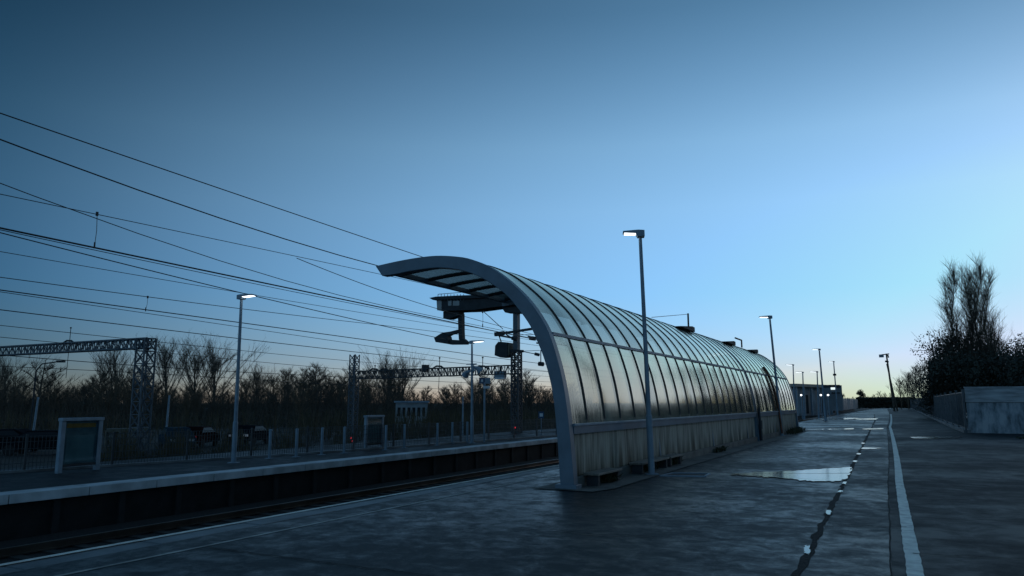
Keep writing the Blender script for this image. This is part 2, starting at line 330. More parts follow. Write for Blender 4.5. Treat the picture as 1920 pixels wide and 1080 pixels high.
def tag(o, label, cat, group=None, kind=None):
    o['label'] = label; o['category'] = cat
    if group: o['group'] = group
    if kind: o['kind'] = kind
    return o
def thing(name, label, cat, loc=(0, 0, 0), rz=0, group=None):
    o = bpy.data.objects.new(name, None); o.empty_display_size = .3; C.objects.link(o); o.location = loc; o.rotation_euler = (0, 0, rz)
    return tag(o, label, cat, group)
def struct(name, mb, m, **k):
    o = mb.build(name, m, **k); o['kind'] = 'structure'; return o
def dup(root, loc, rz=0, label=None, group=None, scale=None):
    r = root.copy(); C.objects.link(r); r.location = loc; r.rotation_euler = (0, 0, rz)
    if label: r['label'] = label
    if group: r['group'] = group
    if scale: r.scale = scale
    for ch in list(root.children):
        c = ch.copy(); C.objects.link(c); c.parent = r
        for g in list(ch.children):
            d = g.copy(); C.objects.link(d); d.parent = c
    return r
def grid(x0, y0, x1, y1, z): return MB().add([(x0,y0,z),(x1,y0,z),(x1,y1,z),(x0,y1,z)], [(0,1,2,3)])

# ================================================================== THE GROUND
XE, XF = -8.10, -17.2            # near platform edge, far platform edge
n = 64
g = MB(); g.add([(math.cos(2*math.pi*i/n)*4000, math.sin(2*math.pi*i/n)*4000, ZG) for i in range(n)], [tuple(range(n))]); struct('ground', g, M['soil'])
struct('near_platform', MB().box(XE+.42, -40, -1.4, 160, 420, 0), M['asphalt'])
# the edge of the platform: coping stones with joints, worn pale lip
cp = MB(); y = -12.0; k = 0
while y < 200:
    L_ = 1.5; dz = random.uniform(-.004, .004); cp.box(XE, y+.008, -.28, XE+.418, y+L_-.008, .006+dz); y += L_
struct('platform_coping', cp, M['coping'], bevel=.012)
struct('platform_wall', MB().box(XE+.12, -40, -1.45, XE+.41, 300, -.285), M['brick'])
lip = MB(); lip.box(XE-.012, -12, -.06, XE-.002, 200, .013); lip.box(XE-.001, -12, .0125, XE+.075, 200, .0165); struct('painted_edge', lip, M['white_paint'])
ln = MB(); y = -4
ln.add([(-7.165, -8, .004), (-7.105, -8, .004), (-7.105, 90, .004), (-7.165, 90, .004)], [(0, 1, 2, 3)])
struct('safety_line', ln, M['line_paint'])
# centre lines of the road: the white line bends left in the distance
def road_x(y):
    return -.10-.24*min(max((y-8)/10, 0), 1)-.92*max(0, (y-18)/39)**1.15*1.0 if y < 57 else -1.26-3.04*((y-57)/140)**1.25
ys = [-6+1.0*i for i in range(0, 40)]+[34+4*i for i in range(0, 46)]
road = MB(); road.strip([(road_x(y)-.148, y, .004) for y in ys], [(60, y, .004) for y in ys]); struct('road', road, M['asphalt_road'])
_rn = random.Random(99); _jt = [_rn.uniform(-1, 1) for _ in range(4096)]
def _vn(x):
    i = math.floor(x); f = x-i; return _jt[i % 4096]*(1-f)+_jt[(i+1) % 4096]*f
def jag(y, k=0): return .020*_vn(y*2.1+k*131)+.020*_vn(y*5.7+k*77+300)
def crack_x(y): return (-1.05-.024*(y-7.7) if y < 17 else -1.273-.0253*(y-17)) + (-.0 if y < 73 else -.012*(y-73))
yc = [-4+.16*i for i in range(0, 320)]+[47.2+1.2*i for i in range(0, 60)]
strip = MB(); strip.strip([(crack_x(y)+.05+jag(y), y, .004) for y in yc], [(road_x(y)-.15, y, .004) for y in yc]); struct('resurfaced_strip', strip, M['asphalt_strip'])
seam = MB(); seam.strip([(road_x(y)-.160+.3*jag(y, 7), y, .008) for y in yc], [(road_x(y)-.142+.3*jag(y, 7)+.006*_vn(y*6), y, .008) for y in yc]); struct('seam', seam, M['crack'])
cw = lambda y: .055+.04*_vn(y*3.1+900)+.03*_vn(y*8+50)
ck = MB(); ck.strip([(crack_x(y)-cw(y)*.5+jag(y), y, .008) for y in yc], [(crack_x(y)+.05+jag(y, 3), y, .008) for y in yc]); struct('road_crack', ck, M['crack'])
wl = MB(); rnd = random.Random(3)
wl.strip([(road_x(y)-.02+rnd.uniform(-.006, .006), y, .012) for y in yc], [(road_x(y)+.125+rnd.uniform(-.006, .006), y, .012) for y in yc]); struct('white_line', wl, M['white_paint'])
# fine transverse cracks and a tarred seam across the road
tr = MB()
for (px0, py0, px1, py1) in ((1690, 912, 1915, 917), (1705, 962, 1915, 967), (1712, 1040, 1918, 1050), (1100, 1003, 1230, 1008), (1030, 995, 1110, 1003), (1830, 835, 1920, 880), (1560, 985, 1700, 990)):
    a, b = onz(px0, py0), onz(px1, py1); P_ = [a.lerp(b, i/24) for i in range(25)]
    q = [p+Vector((0, jag(p.x*3, py0)*.9, .016)) for p in P_]
    tr.strip([(p.x, p.y-.012, p.z) for p in q], [(p.x, p.y+.012, p.z) for p in q])
struct('fine_cracks', tr, M['crack'])
jt_ = MB()
for yj in (6.1, 11.3, 19.4, 27.0, 36.0): 
    q = [(-7.0+5.6*i/40, yj+jag(i*.7, yj)*.8, .008) for i in range(41)]; jt_.strip([(a_, b_-.011, c_) for a_, b_, c_ in q], [(a_, b_+.011, c_) for a_, b_, c_ in q])
struct('asphalt_joints', jt_, M['crack'])
# puddles, each an irregular shallow sheet of rain water
def puddle(pts, jitter=.10, seed=1):
    rr = random.Random(seed); P_ = [onz(*p) for p in pts]; q = []
    for i, p in enumerate(P_):
        b = P_[(i+1) % len(P_)]
        for t in range(8):
            c = p.lerp(b, t/8); q.append((c.x+rr.uniform(-jitter, jitter)*.25, c.y+rr.uniform(-jitter, jitter)*.9, .018))
    mb = MB(); mb.add(q, [tuple(range(len(q)))]); return struct('puddle', mb, M['water'])
puddle([(1362, 890), (1420, 886.5), (1480, 884), (1540, 880.5), (1597, 877), (1596, 883), (1591, 891), (1589, 899), (1570, 903.5), (1520, 903.5), (1478, 899), (1440, 896), (1400, 893)], .16, 1)
puddle([(1505, 806), (1560, 804), (1600, 803.6), (1600, 805.6), (1540, 806.6), (1505, 807)], .3, 3)
puddle([(1615, 804), (1655, 803.5), (1655, 805.4), (1620, 805.6)], .3, 4)
puddle([(1617, 840), (1655, 840.5), (1640, 842.5), (1614, 842.5)], .1, 5)
puddle([(1706, 820), (1760, 819), (1806, 818.5), (1800, 821.5), (1750, 823), (1712, 822.5)], .15, 6)
puddle([(1600, 785), (1645, 784.5), (1643, 787), (1612, 787.5)], .4, 7)
puddle([(1525, 786), (1570, 784), (1610, 784), (1600, 786), (1540, 788)], .4, 8)
# small puddles lying in the crack
for i, (px, py, ww, hh) in enumerate(((1553, 963, 8, 5), (1513, 1034, 8, 9), (1583, 907, 6, 2.5), (1603, 866, 6, 1.7), (1610, 852, 6, 1.5), (1618, 832, 5, 1.2), (1575, 923, 6, 2))):
    puddle([(px-ww*.7, py+hh*.4), (px-ww*.4, py-hh), (px+ww*.8, py-hh*.8), (px+ww*.5, py+hh)], .05, 20+i)
# concrete apron round the shelter foot, and the slab of an inspection hatch
ap = MB(); ap.add([(-6.35, 12.95, .014), (-5.15, 12.95, .014), (-4.98, 13.6, .014), (-5.05, 20, .014), (-5.15, 46.8, .014), (-6.35, 46.8, .014)], [tuple(range(6))]); struct('apron', ap, M['apron'])
ht = [onz(1238, 893), onz(1322, 894.5), onz(1331, 889), onz(1262, 888)]
hb = thing('inspection_hatch', 'dark sunken hatch with a pale rim in the wet asphalt', 'hatch', tuple(sum(ht, Vector())/4))
fr_ = MB()
for i in range(4): fr_.bar(ht[i]+Vector((0, 0, .012)), ht[(i+1) % 4]+Vector((0, 0, .012)), .05, .03)
fr_.build('rim', M['galv'], hb, hb.location)
MB().add([p+Vector((0, 0, .01)) for p in ht], [(0, 1, 2, 3)]).build('cover', M['steel_dark'], hb, hb.location)

# track bed and far platform
struct('track_bed', grid(XF, -40, XE+.3, 300, -1.30), M['ballast'])
struct('far_platform', MB().add([(XF-.5, -30, ZF), (XF-.5, 300, ZF), (-24, 300, ZF), (-24, -30, ZF), (XF-.5, -30, -1.6), (XF-.5, 300, -1.6), (-24, 300, -1.6), (-24, -30, -1.6)],
       [(0,1,2,3),(0,4,5,1),(2,6,7,3),(0,3,7,4),(1,2,6,5)]), M['asphalt_far'])
cp = MB(); y = -12
while y < 200: cp.box(XF, y+.012, ZF-.20, XF-.62, y+1.8-.012, ZF+.006+random.uniform(-.003, .003)); y += 1.8
struct('far_platform_coping', cp, M['coping_far'], bevel=.01)
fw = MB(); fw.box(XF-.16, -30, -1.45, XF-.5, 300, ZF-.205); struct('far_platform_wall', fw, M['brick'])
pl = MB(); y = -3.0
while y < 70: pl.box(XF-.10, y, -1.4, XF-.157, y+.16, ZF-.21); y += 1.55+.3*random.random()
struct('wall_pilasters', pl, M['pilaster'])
def rail_track(xc, z, label, y0=-10, y1=200):
    t = thing('railway_track', label, 'railway track', (xc, 0, z), 0, None)
    for sx in (-.72, .72):
        r = MB(); x = xc+sx; r.box(x-.035, y0, z+.10, x+.035, y1, z+.15); r.box(x-.012, y0, z+.02, x+.012, y1, z+.098); r.box(x-.07, y0, z, x+.07, y1, z+.018); r.build('rail', M['rail'], t, t.location)
    s_ = MB(); y = y0
    while y < min(y1, 90): s_.box(xc-1.25, y, z-.12, xc+1.25, y+.22, z-.004); y += .62
    s = s_.build('sleepers', M['sleeper'], t, t.location); s['kind'] = 'stuff'
    return t
rail_track(-9.75, -1.27, 'railway track running close along the near platform edge')
rail_track(-14.6, -1.27, 'railway track running beside the far platform wall')
rail_track(-29.5, ZG+.10, 'railway track behind the far platform fence, nearest to it')
rail_track(-34.0, ZG+.10, 'railway track behind the far platform, farthest from the fence')

# ================================================================== THE SHELTER
PROF = [(-10.37,4.63),(-9.76,4.69),(-9.17,4.722),(-8.71,4.715),(-8.22,4.65),(-7.87,4.56),(-7.43,4.36),(-7.06,4.10),(-6.68,3.76),(-6.39,3.42),(-6.12,2.98),(-5.93,2.44),(-5.81,1.96),(-5.73,1.45),(-5.68,.95),(-5.64,.5),(-5.60,0)]
INNER = [(-10.18,4.39),(-9.83,4.40),(-9.36,4.44),(-8.89,4.455),(-8.59,4.44),(-8.22,4.37),(-7.86,4.26),(-7.5,4.08),(-7.15,3.84),(-6.95,3.66),(-6.68,3.34),(-6.49,3.07),(-6.36,2.80),(-6.23,2.50),(-6.12,2.16),(-6.04,1.82),(-5.98,1.37),(-5.93,.73),(-5.90,.25),(-5.88,0)]
def smooth_curve(P_, n):
    # Catmull-Rom through the points, resampled by arc length
    q = []
    for i in range(len(P_)-1):
        p0, p1, p2, p3 = P_[max(i-1, 0)], P_[i], P_[i+1], P_[min(i+2, len(P_)-1)]
        for t in range(12):
            t /= 12
            q.append(tuple(.5*((2*p1[k])+(-p0[k]+p2[k])*t+(2*p0[k]-5*p1[k]+4*p2[k]-p3[k])*t*t+(-p0[k]+3*p1[k]-3*p2[k]+p3[k])*t**3) for k in (0, 1)))
    q.append(P_[-1]); d = [0]
    for a, b in zip(q, q[1:]): d.append(d[-1]+math.dist(a, b))
    res = []
    for i in range(n):
        s = d[-1]*i/(n-1); j = max(k for k in range(len(d)) if d[k] <= s+1e-9); j = min(j, len(q)-2)
        t = (s-d[j])/max(d[j+1]-d[j], 1e-9); res.append((q[j][0]+(q[j+1][0]-q[j][0])*t, q[j][1]+(q[j+1][1]-q[j][1])*t))
    return res
OUT = smooth_curve(PROF, 70); INN = smooth_curve(INNER, 70)
def offset(curve, d):
    r = []
    for i, p in enumerate(curve):
        a, b = curve[max(i-1, 0)], curve[min(i+1, len(curve)-1)]
        t = Vector((b[0]-a[0], b[1]-a[1])).normalized(); r.append((p[0]+t.y*d, p[1]-t.x*d))
    return r
# the curve runs from the tip down to the foot; its left normal (t.y, -t.x) points inwards for d > 0
def cut(curve, z0, z1, right=True):
    return [p for p in curve if z0-1e-6 <= p[1] <= z1+1e-6 and (not right or p[0] > -9)]
Y0, YJ, Y1 = 13.17, 32.85, 46.0
SH = thing('platform_shelter', 'long curved glazed platform shelter with steel arches and profiled base wall', 'shelter', (-5.9, Y0, 0))
SO = SH.location
def arch(y0, y1, out=OUT, inn=INN):
    mb = MB(); n = len(out)
    vs = [(p[0], y, p[1]) for y in (y0, y1) for c in (out, inn) for p in c]
    fs = []
    for i in range(n-1):
        a, b, c, d = i, n+i, 2*n+i, 3*n+i
        fs += [(a, a+1, b+1, b), (c, d, d+1, c+1), (a, c, c+1, a+1), (b, b+1, d+1, d)]
    fs += [(0, n, 3*n, 2*n), (n-1, 3*n-1, 4*n-1, 2*n-1)]
    return mb.add(vs, fs)
arch(Y0, Y0+.20).build('end_arch', M['steel'], SH, SO, bevel=.012)
arch(Y1-.2, Y1).build('end_arch', M['steel'], SH, SO)
arch(YJ, YJ+.07, OUT, offset(OUT, .26)).build('joint_arch', M['steel'], SH, SO)
arch(YJ+.34, YJ+.41, OUT, offset(OUT, .26)).build('joint_arch', M['steel'], SH, SO)
gc = MB(); gi = offset(OUT, .14); gc.strip([(p[0], YJ+.07, p[1]) for p in gi], [(p[0], YJ+.34, p[1]) for p in gi]); gc.build('joint_gasket', M['steel_dark'], SH, SO)
# foot plate of the front arch
MB().box(-5.98, Y0-.03, 0, -5.55, Y0+.24, .09).build('base_plate', M['steel'], SH, SO, bevel=.01)
# ribs at one metre, outside the sheets
ZB, ZM = 1.20, 2.95
upper = [p for p in OUT if p[1] >= 1.2 or p[0] < -8]
RI_O, RI_I = [], []
oo = offset(OUT, -.0); oi = offset(OUT, .085)
idx = [i for i, p in enumerate(OUT) if (p[0] < -8 or p[1] >= ZB-.02)]
ribs = []
y = Y0+.98
while y < YJ-.3: ribs.append(y); y += 1.0
y = YJ+1.25
while y < Y1-.5: ribs.append(y); y += 1.0
ro = [oo[i] for i in idx]; ri = [oi[i] for i in idx]
for i, y in enumerate(ribs): arch(y-.024, y+.024, ro, ri).build('rib', M['steel_dark'] if i % 1 == 0 else M['steel'], SH, SO)
# every third rib carries a deep steel arch inside
for i, y in enumerate(ribs):
    if i % 6 == 5: arch(y-.05, y+.05, offset(OUT, .1), offset(OUT, .24)).build('inner_arch', M['steel'], SH, SO)
# sheets: one roof sheet and one wall sheet to a bay
GLC = smooth_curve(PROF, 260); gl = offset(GLC, .02); edges = [Y0+.2]+ribs+[Y1-.2]
ui = [i for i, p in enumerate(GLC) if p[0] < -8.0 or p[1] >= ZM-.01]; li = [i for i, p in enumerate(GLC) if p[0] > -8 and ZB-.05 <= p[1] <= ZM+.01]
for a, b in zip(edges, edges[1:]):
    spans = [(a, b)] if not (a < YJ < b) else [(a, YJ), (YJ+.41, b)]
    for a_, b_ in spans:
        for ids, nm, mm in ((ui, 'roof_panel', 'roof_panel'), (li, 'wall_panel', 'wall_panel')):
            e1, e2 = (0 if a_ in (YJ+.41, Y0+.2) else .025), (0 if b_ in (YJ, Y1-.2) else .025)
            mb = MB(); bow = random.uniform(-.012, .012)
            ym = (a_+b_)/2
            A = [(gl[i][0], a_+e1, gl[i][1]) for i in ids]; Bm = [(gl[i][0]+bow, ym, gl[i][1]+bow*.5) for i in ids]; B = [(gl[i][0], b_-e2, gl[i][1]) for i in ids]
            k = len(A); mb.add(A+Bm+B, [(i+r*k, i+1+r*k, i+1+(r+1)*k, i+(r+1)*k) for r in (0, 1) for i in range(k-1)])
            mb.build(nm, M[mm], SH, SO, smooth=True)
def at_z(z):
    return min((p for p in OUT if p[0] > -8), key=lambda p: abs(p[1]-z))
def along(name, x, z, w, h, m, y0=None, y1=None, bevel=0):
    for a, b in ((y0 or Y0+.2, YJ), (YJ+.41, y1 or Y1-.2)):
        MB().box(x-w, a, z-h/2, x, b, z+h/2).build(name, m, SH, SO, bevel=bevel)
mz = at_z(ZM); along('mid_rail', mz[0]+.012, mz[1], .09, .06, M['galv'])
bz = at_z(ZB); along('sill_rail', bz[0]+.045, ZB-.022, .13, .045, M['galv'], bevel=.006)
along('sill_beam', bz[0]+.02, ZB-.12, .12, .145, M['steel'])
# profiled base wall (real corrugation), low kerb below it
def corrugated(y0, y1):
    pts = []; y = y0; k = 0
    while y < y1:
        for dy, dx in ((0, 0), (.055, 0), (.062, .006), (.133, .006)):
            if y+dy < y1: pts.append((y+dy, dx))
        y += .14
    pts.append((y1, 0)); mb = MB()
    mb.strip([(-5.745+dx, yy, .20) for yy, dx in pts], [(-5.765+dx, yy, ZB-.195) for yy, dx in pts]); return mb
for a, b in ((Y0+.2, YJ), (YJ+.41, Y1-.2)):
    corrugated(a, b).build('cladding', M['cladding'], SH, SO)
    MB().box(-5.80, a, 0, -5.665, b, .197).build('kerb', M['apron'], SH, SO, bevel=.01)
    MB().box(-5.90, a, .20, -5.80, b, ZB-.2).build('inner_lining', M['steel_dark'], SH, SO)
# eaves beam at the tip
for a, b in ((Y0+.2, YJ), (YJ+.41, Y1-.2)):
    MB().prism([(-10.38, 4.60), (-10.34, 4.50), (-10.24, 4.51), (-10.26, 4.61)], a, b).build('eaves_beam', M['steel'], SH, SO)
# roof vents standing on the crown
for (yv, xv, s_) in ((28.6, -7.6, 1.0), (36.6, -7.6, 1.0), (43.0, -7.6, .9)):
    z = 4.42; mb = MB(); mb.prism([(yv-1.2*s_, z), (yv+.95*s_, z-.05), (yv+.95*s_, z+.13*s_), (yv+.6*s_, z+.15*s_)], xv-.25, xv+.3, 'x'); mb.build('roof_vent', M['steel_dark'], SH, SO)
hb_ = MB(); hb_.tube([(-7.9, 42.3, 4.6), (-7.9, 42.3, 5.0), (-7.9, 40.6, 5.0)], .045, 6); hb_.build('vent_pipe', M['steel_dark'], SH, SO)
# downpipes in the joint and near the far end
dp = MB(); dp.tube([(-5.62, YJ+.2, 1.4), (-5.58, YJ+.2, .9), (-5.55, YJ+.2, .04)], .055, 8); dp.build('downpipe', M['steel_dark'], SH, SO)
rp = offset(OUT, -.03); dp = MB(); ids = [i for i, p in enumerate(OUT) if p[0] > -6.4 and p[1] > .05]; dp.tube([(rp[i][0]+.02, 39.0, rp[i][1]) for i in ids], .05, 8); dp.build('rusty_downpipe', M['rust'], SH, SO)
bx = MB(); bx.box(-5.60, YJ+.75, .5, -5.70, YJ+.95, .85); bx.build('junction_box', M['steel_dark'], SH, SO)

# ledge benches at the foot of the wall
def bench(y0, y1, label, h=.28):
    t = thing('bench', label, 'bench', (-5.5, (y0+y1)/2, .014), 0, 'low benches along the shelter wall')
    MB().box(-5.66, y0, h-.045, -5.34, y1, h).build('seat', M['wood'], t, t.location, bevel=.008)
    for yy in (y0+.12, y1-.12): MB().box(-5.62, yy-.05, .014, -5.38, yy+.05, h-.047).build('leg', M['steel_dark'], t, t.location)
bench(13.75, 15.1, 'short low bench beside the foot of the shelter end arch', .26)
bench(16.45, 18.6, 'longest low bench, behind the near lamp post', .27)
bench(18.75, 19.9, 'low bench with weeds under it, beyond the near lamp post', .27)
def weeds(name, x0, x1, y0, y1, n, h, label, m='weed', z=.014, seed=0):
    rr = random.Random(seed); mb = MB()
    for _ in range(n):
        x, y = rr.uniform(x0, x1), y0+(y1-y0)*rr.betavariate(1.6, 1.6); hh = h*rr.uniform(.35, 1)
        a = rr.uniform(0, 6.28); d = Vector((math.cos(a), math.sin(a), 0)); w_ = rr.uniform(.008, .022)
        p = Vector((x, y, z)); t1 = p+Vector((rr.gauss(0, .05), rr.gauss(0, .06), hh*.6)); t2 = t1+Vector((rr.gauss(0, .08), rr.gauss(0, .08), hh*.4))
        mb.add([p-d*w_, p+d*w_, t1+d*w_*1.3, t1-d*w_*1.3, t2], [(0, 1, 2, 3), (3, 2, 4)])
    return tag(mb.build(name, M[m]), label, 'weeds', 'weeds at the foot of the shelter wall')
weeds('weed_clump', -5.64, -5.4, 14.4, 15.1, 160, .22, 'moss and weeds below the bench by the end arch', seed=1)
weeds('weed_clump', -5.64, -5.45, 19.0, 20.1, 110, .3, 'weed clump round the bench beyond the near lamp post', seed=2)
weeds('weed_clump', -5.64, -5.5, 24.5, 26.2, 70, .2, 'thin weeds at the kerb midway along the shelter', seed=3)
weeds('weed_clump', -5.62, -5.2, 40.2, 45.5, 260, .36, 'thick weeds at the far end of the shelter wall', seed=4)
weeds('weed_clump', -5.65, -5.5, 16.6, 18.2, 90, .2, 'weeds below the longest bench behind the near lamp post', seed=5)
weeds('weed_clump', 4.2, 6.2, 40.2, 41.2, 240, .12, 'low weeds in the road joint before the concrete wall', seed=6)

# ================================================================== LAMP POSTS
def lamp(base, top, side, label, group, r=.065, head_l=.5, thick=.085, lean=True, speakers=False):
    """base: foot; top: the world point of the pole top; side: unit vector the head points to"""
    base, top = Vector(base), Vector(top); ax = top-base; L_ = ax.length
    t = thing('lamp_post', label, 'lamp post', base, 0, group)
    t.rotation_euler = ax.to_track_quat('Z', 'Y').to_euler()
    inv = ax.to_track_quat('Z', 'Y').to_matrix().inverted(); s = inv @ Vector(side); s.z = 0; s.normalize(); q = Vector((-s.y, s.x, 0))
    p = MB(); p.tube([(0, 0, 0), (0, 0, 1.3), (0, 0, 1.34), (0, 0, L_-.12)], [r*1.12, r*1.1, r*.86, r*.62], 12); p.build('pole', M['galv'], t, smooth=False)
    b = MB(); b.box(-r*2.1, -r*2.1, 0, r*2.1, r*2.1, .025); b.build('base_plate', M['galv'], t)
    hd = MB(); zc = L_
    pts = [(-.10, zc-.10), (-.10, zc+.045), (.04, zc+.06), (head_l, zc+.045), (head_l, zc-.0), (.10, zc-.025), (.06, zc-.10)]
    vs = [s*a+q*w_+Vector((0, 0, z)) for w_ in (-.13, .13) for a, z in pts]; k = len(pts)
    hd.add(vs, [tuple(range(k)), tuple(range(2*k-1, k-1, -1))]+[(i, i+k, (i+1) % k+k, (i+1) % k) for i in range(k)])
    h = hd.build('lamp_head', M['galv'], t, bevel=.006)
    df = MB(); d0, d1 = .11, head_l-.03
    z0, z1 = zc-.032, zc-.012
    df.add([s*a+q*w_+Vector((0, 0, z)) for a, z, w_ in ((d0, z0, -.11), (d1, z1+.0, -.11), (d1, z1, .11), (d0, z0, .11), (d0, z0+.012, -.11), (d1, z1+.012, -.11), (d1, z1+.012, .11), (d0, z0+.012, .11))],
           [(0,1,2,3),(4,7,6,5),(0,4,5,1),(1,5,6,2),(2,6,7,3),(3,7,4,0)]); df.build('diffuser', M['lamp_on'], h)
    if speakers:
        for a, zz in ((.28, L_-1.35), (-.28, L_-1.55)):
            hs = MB(); c = s*a+Vector((0, 0, zz)); hs.tube([s*(a*.3)+Vector((0, 0, zz+.12)), c+Vector((0, 0, .05)), c+s*a*.5+q*.1-Vector((0, 0, .1))], [.05, .10, .19], 10); hs.build('loudspeaker', M['galv'], t)
        hs = MB(); c = Vector((0, 0, L_-1.1)); hs.bar(c-s*.3, c+s*.25, .05); hs.bar(c+Vector((0, 0, 0)), c+s*.12+Vector((0, 0, -.35)), .16, .1); hs.build('bracket', M['galv'], t)
    return t
GL = 'lamp posts on the platforms'
def near_lamp(bx, by, tx, ty, label, side, **k):
    b = onz(bx, by); # the top lies above the foot, leaning a little across the line of sight
    d = b.xy.length; c = Vector((math.cos(YAW), math.sin(YAW), 0))
    # plane facing the camera through the foot
    f = Vector((-math.sin(YAW), math.cos(YAW), 0)); a = Vector(ray(tx, ty)); s = f.dot(b)/f.dot(a); top = Vector((0, 0, H))+a*s
    return lamp(b, top, side, label, GL, **k)
left = (-.86, -.5, 0)
near_lamp(1222, 890, 1200, 437, 'nearest and tallest lit lamp post, in front of the curved shelter', (-.93, -.36, 0), head_l=.40)
near_lamp(1466, 817, 1443, 594, 'lit lamp post at the far end of the curved shelter', (-.9, -.42, 0), r=.075)
near_lamp(1548, 789, 1536, 655, 'thin lamp post standing on open platform past the shelter end', (-.95, -.3, 0), r=.10, head_l=.6)
l4 = near_lamp(1571, 779, 1563, 678, 'farthest platform lamp post, with a collar halfway up', (-.95, -.3, 0), r=.10, head_l=.6)
MB().box(-.22, -.12, 5.0, .22, .12, 5.25).build('collar', M['steel_dark'], l4)
def far_lamp(bx, by, tx, ty, label, side, z=ZF, **k):
    b = onz(bx, by, z); f = Vector((-math.sin(YAW), math.cos(YAW), 0)); a = Vector(ray(tx, ty)); s = f.dot(b-Vector((0, 0, 0)))/f.dot(a); top = Vector((0, 0, H))+a*s
    return lamp(b, top, side, label, GL, **k)
far_lamp(438, 868, 453, 556, 'lit lamp post on the far platform, left of the bollards', (.95, .1, 0), r=.075, head_l=.52)
far_lamp(885, 831, 885, 641, 'lit lamp post with loudspeakers on the far platform', (.95, .1, 0), r=.075, head_l=.62, speakers=True)
for px, py, pb, lb in ((1487, 684, 765, 'distant lamp post just right of the shelter end'), (1505, 698, 766, 'distant lamp post above the tan station roof, middle one'), (1532, 697, 766, 'distant lamp post between the roof middle and the open platform lamp')):
    b = atdist(px+1.5, 95, ZF); a = Vector(ray(px, py)); f = Vector((-math.sin(YAW), math.cos(YAW), 0)); s = f.dot(b)/f.dot(a); top = Vector((0, 0, H))+a*s
    lamp(b, top, (-.95, -.3, 0), lb, GL, r=.10, head_l=.8)

# ================================================================== FAR PLATFORM FURNITURE
for i, (px, py, lb) in enumerate(((505, 860, 'leftmost white bollard, nearest to the lit lamp post'), (555, 857, 'second white bollard from the left on the far platform'), (603, 853, 'third white bollard from the left on the far platform'), (645, 850, 'white bollard just left of the lattice tower foot'),
        (723, 844, 'white bollard just right of the smaller notice cabinet'), (758, 840, 'white bollard alone, second right of the notice cabinet'), (820, 835, 'white bollard in the middle of the far platform fence gap'), (848, 832, 'white bollard left of the loudspeaker lamp post'), (876, 830, 'white bollard touching the loudspeaker lamp post'))):
    b = onz(px, py, ZF); t = thing('bollard', lb, 'bollard', b, 0, 'white bollards on the far platform')
    MB().tube([(0, 0, 0), (0, 0, .98)], .055, 10).build('post', M['galv'], t)
    MB().tube([(0, 0, .98), (0, 0, 1.0), (0, 0, 1.02)], [.062, .062, .03], 10).build('cap', M['galv'], t)
    MB().box(-.11, -.11, 0, .11, .11, .02).build('base_plate', M['galv'], t)
def cabinet(pl, pr, ptop, label, hdr=True):
    a, b = onz(*pl, ZF), onz(*pr, ZF); t = thing('notice_cabinet', label, 'notice cabinet', (a+b)/2, 0, 'glazed notice cabinets on the far platform')
    d = (b-a); L_ = d.length; d.normalize(); q = Vector((-d.y, d.x, 0)); o = t.location
    if q.dot(Vector((0, 0, 0))-a) < 0: q = -q
    h = (onX(pl[0], ptop, a.x).z-ZF); up = Vector((0, 0, 1))
    for p in (a, b): MB().bar(p, p+up*h, .14, .12, up=q).build('post', M['galv'], t, o, bevel=.01)
    e = .08
    MB().bar(a+d*-.07+up*(h+.045), b+d*.07+up*(h+.045), .20, .09).build('top_beam', M['galv'], t, o, bevel=.01)
    MB().bar(a+d*.07+up*.20, b-d*.07+up*.20, .10, .07).build('bottom_rail', M['steel_dark'], t, o)
    z0, z1 = .24, h
    def pan(u0, u1, za, zb, off, th): 
        mb = MB(); P_ = [a+d*u0+q*off, a+d*u1+q*off]; mb.add([p+up*z+q*k for k in (0, th) for p, z in ((P_[0], za), (P_[1], za), (P_[1], zb), (P_[0], zb))], [(0,1,2,3),(7,6,5,4),(0,4,5,1),(1,5,6,2),(2,6,7,3),(3,7,4,0)]); return mb
    pan(.075, L_-.075, z0, z1, -.03, .03).build('back_board', M['board'], t, o)
    if hdr: pan(.14, L_-.14, h-.19, h-.07, .003, .01).build('header_strip', M['orange'] if hdr == 1 else M['beige'], t, o)
    pan(.16, L_-.16, z0+.05, z0+.55*h, .003, .008).build('poster', mat('faded_poster', (.22, .31, .32), .5, var=.35, scale=1.2), t, o)
    pan(.078, L_-.078, z0, z1-.002, .045, .004).build('glass_pane', M['glass'], t, o)
    return t
cabinet((109, 888), (180, 881), 790, 'larger glazed notice cabinet with an orange header at far left', 1)
cabinet((685, 843), (715, 840), 783, 'smaller glazed notice cabinet between bollards, with a pale header', 2)
# platform sign on a tall post
b = onz(908, 829, ZF); t = thing('platform_sign', 'blue and white sign on a tall grey post beside the loudspeaker lamp', 'sign', b)
kx = 1/36.2
MB().tube([(0, 0, 0), (0, 0, 2.95)], .05, 10).build('post', M['galv'], t)
cvx = Vector((math.cos(YAW), math.sin(YAW), 0)); cn = Vector((math.sin(YAW), -math.cos(YAW), 0))
def facing_panel(c, w_, h_, th=.05):
    mb = MB(); c = Vector(c); mb.bar(c-cvx*w_/2, c+cvx*w_/2, th, h_); return mb
facing_panel((cvx*-.13)+Vector((0, 0, 3.05)), .30, .30).build('blue_panel', M['sign_blue'], t)
facing_panel((cvx*.16)+Vector((0, 0, 3.05)), .27, .30).build('grey_panel', M['galv'], t)
facing_panel((cvx*-.13)+cn*.028+Vector((0, 0, 3.05)), .10, .13, .012).build('white_symbol', M['sign_white'], t)
facing_panel(cvx*.1+Vector((0, 0, 2.72)), .34, .13, .12).build('lamp_box', M['sign_white'], t)
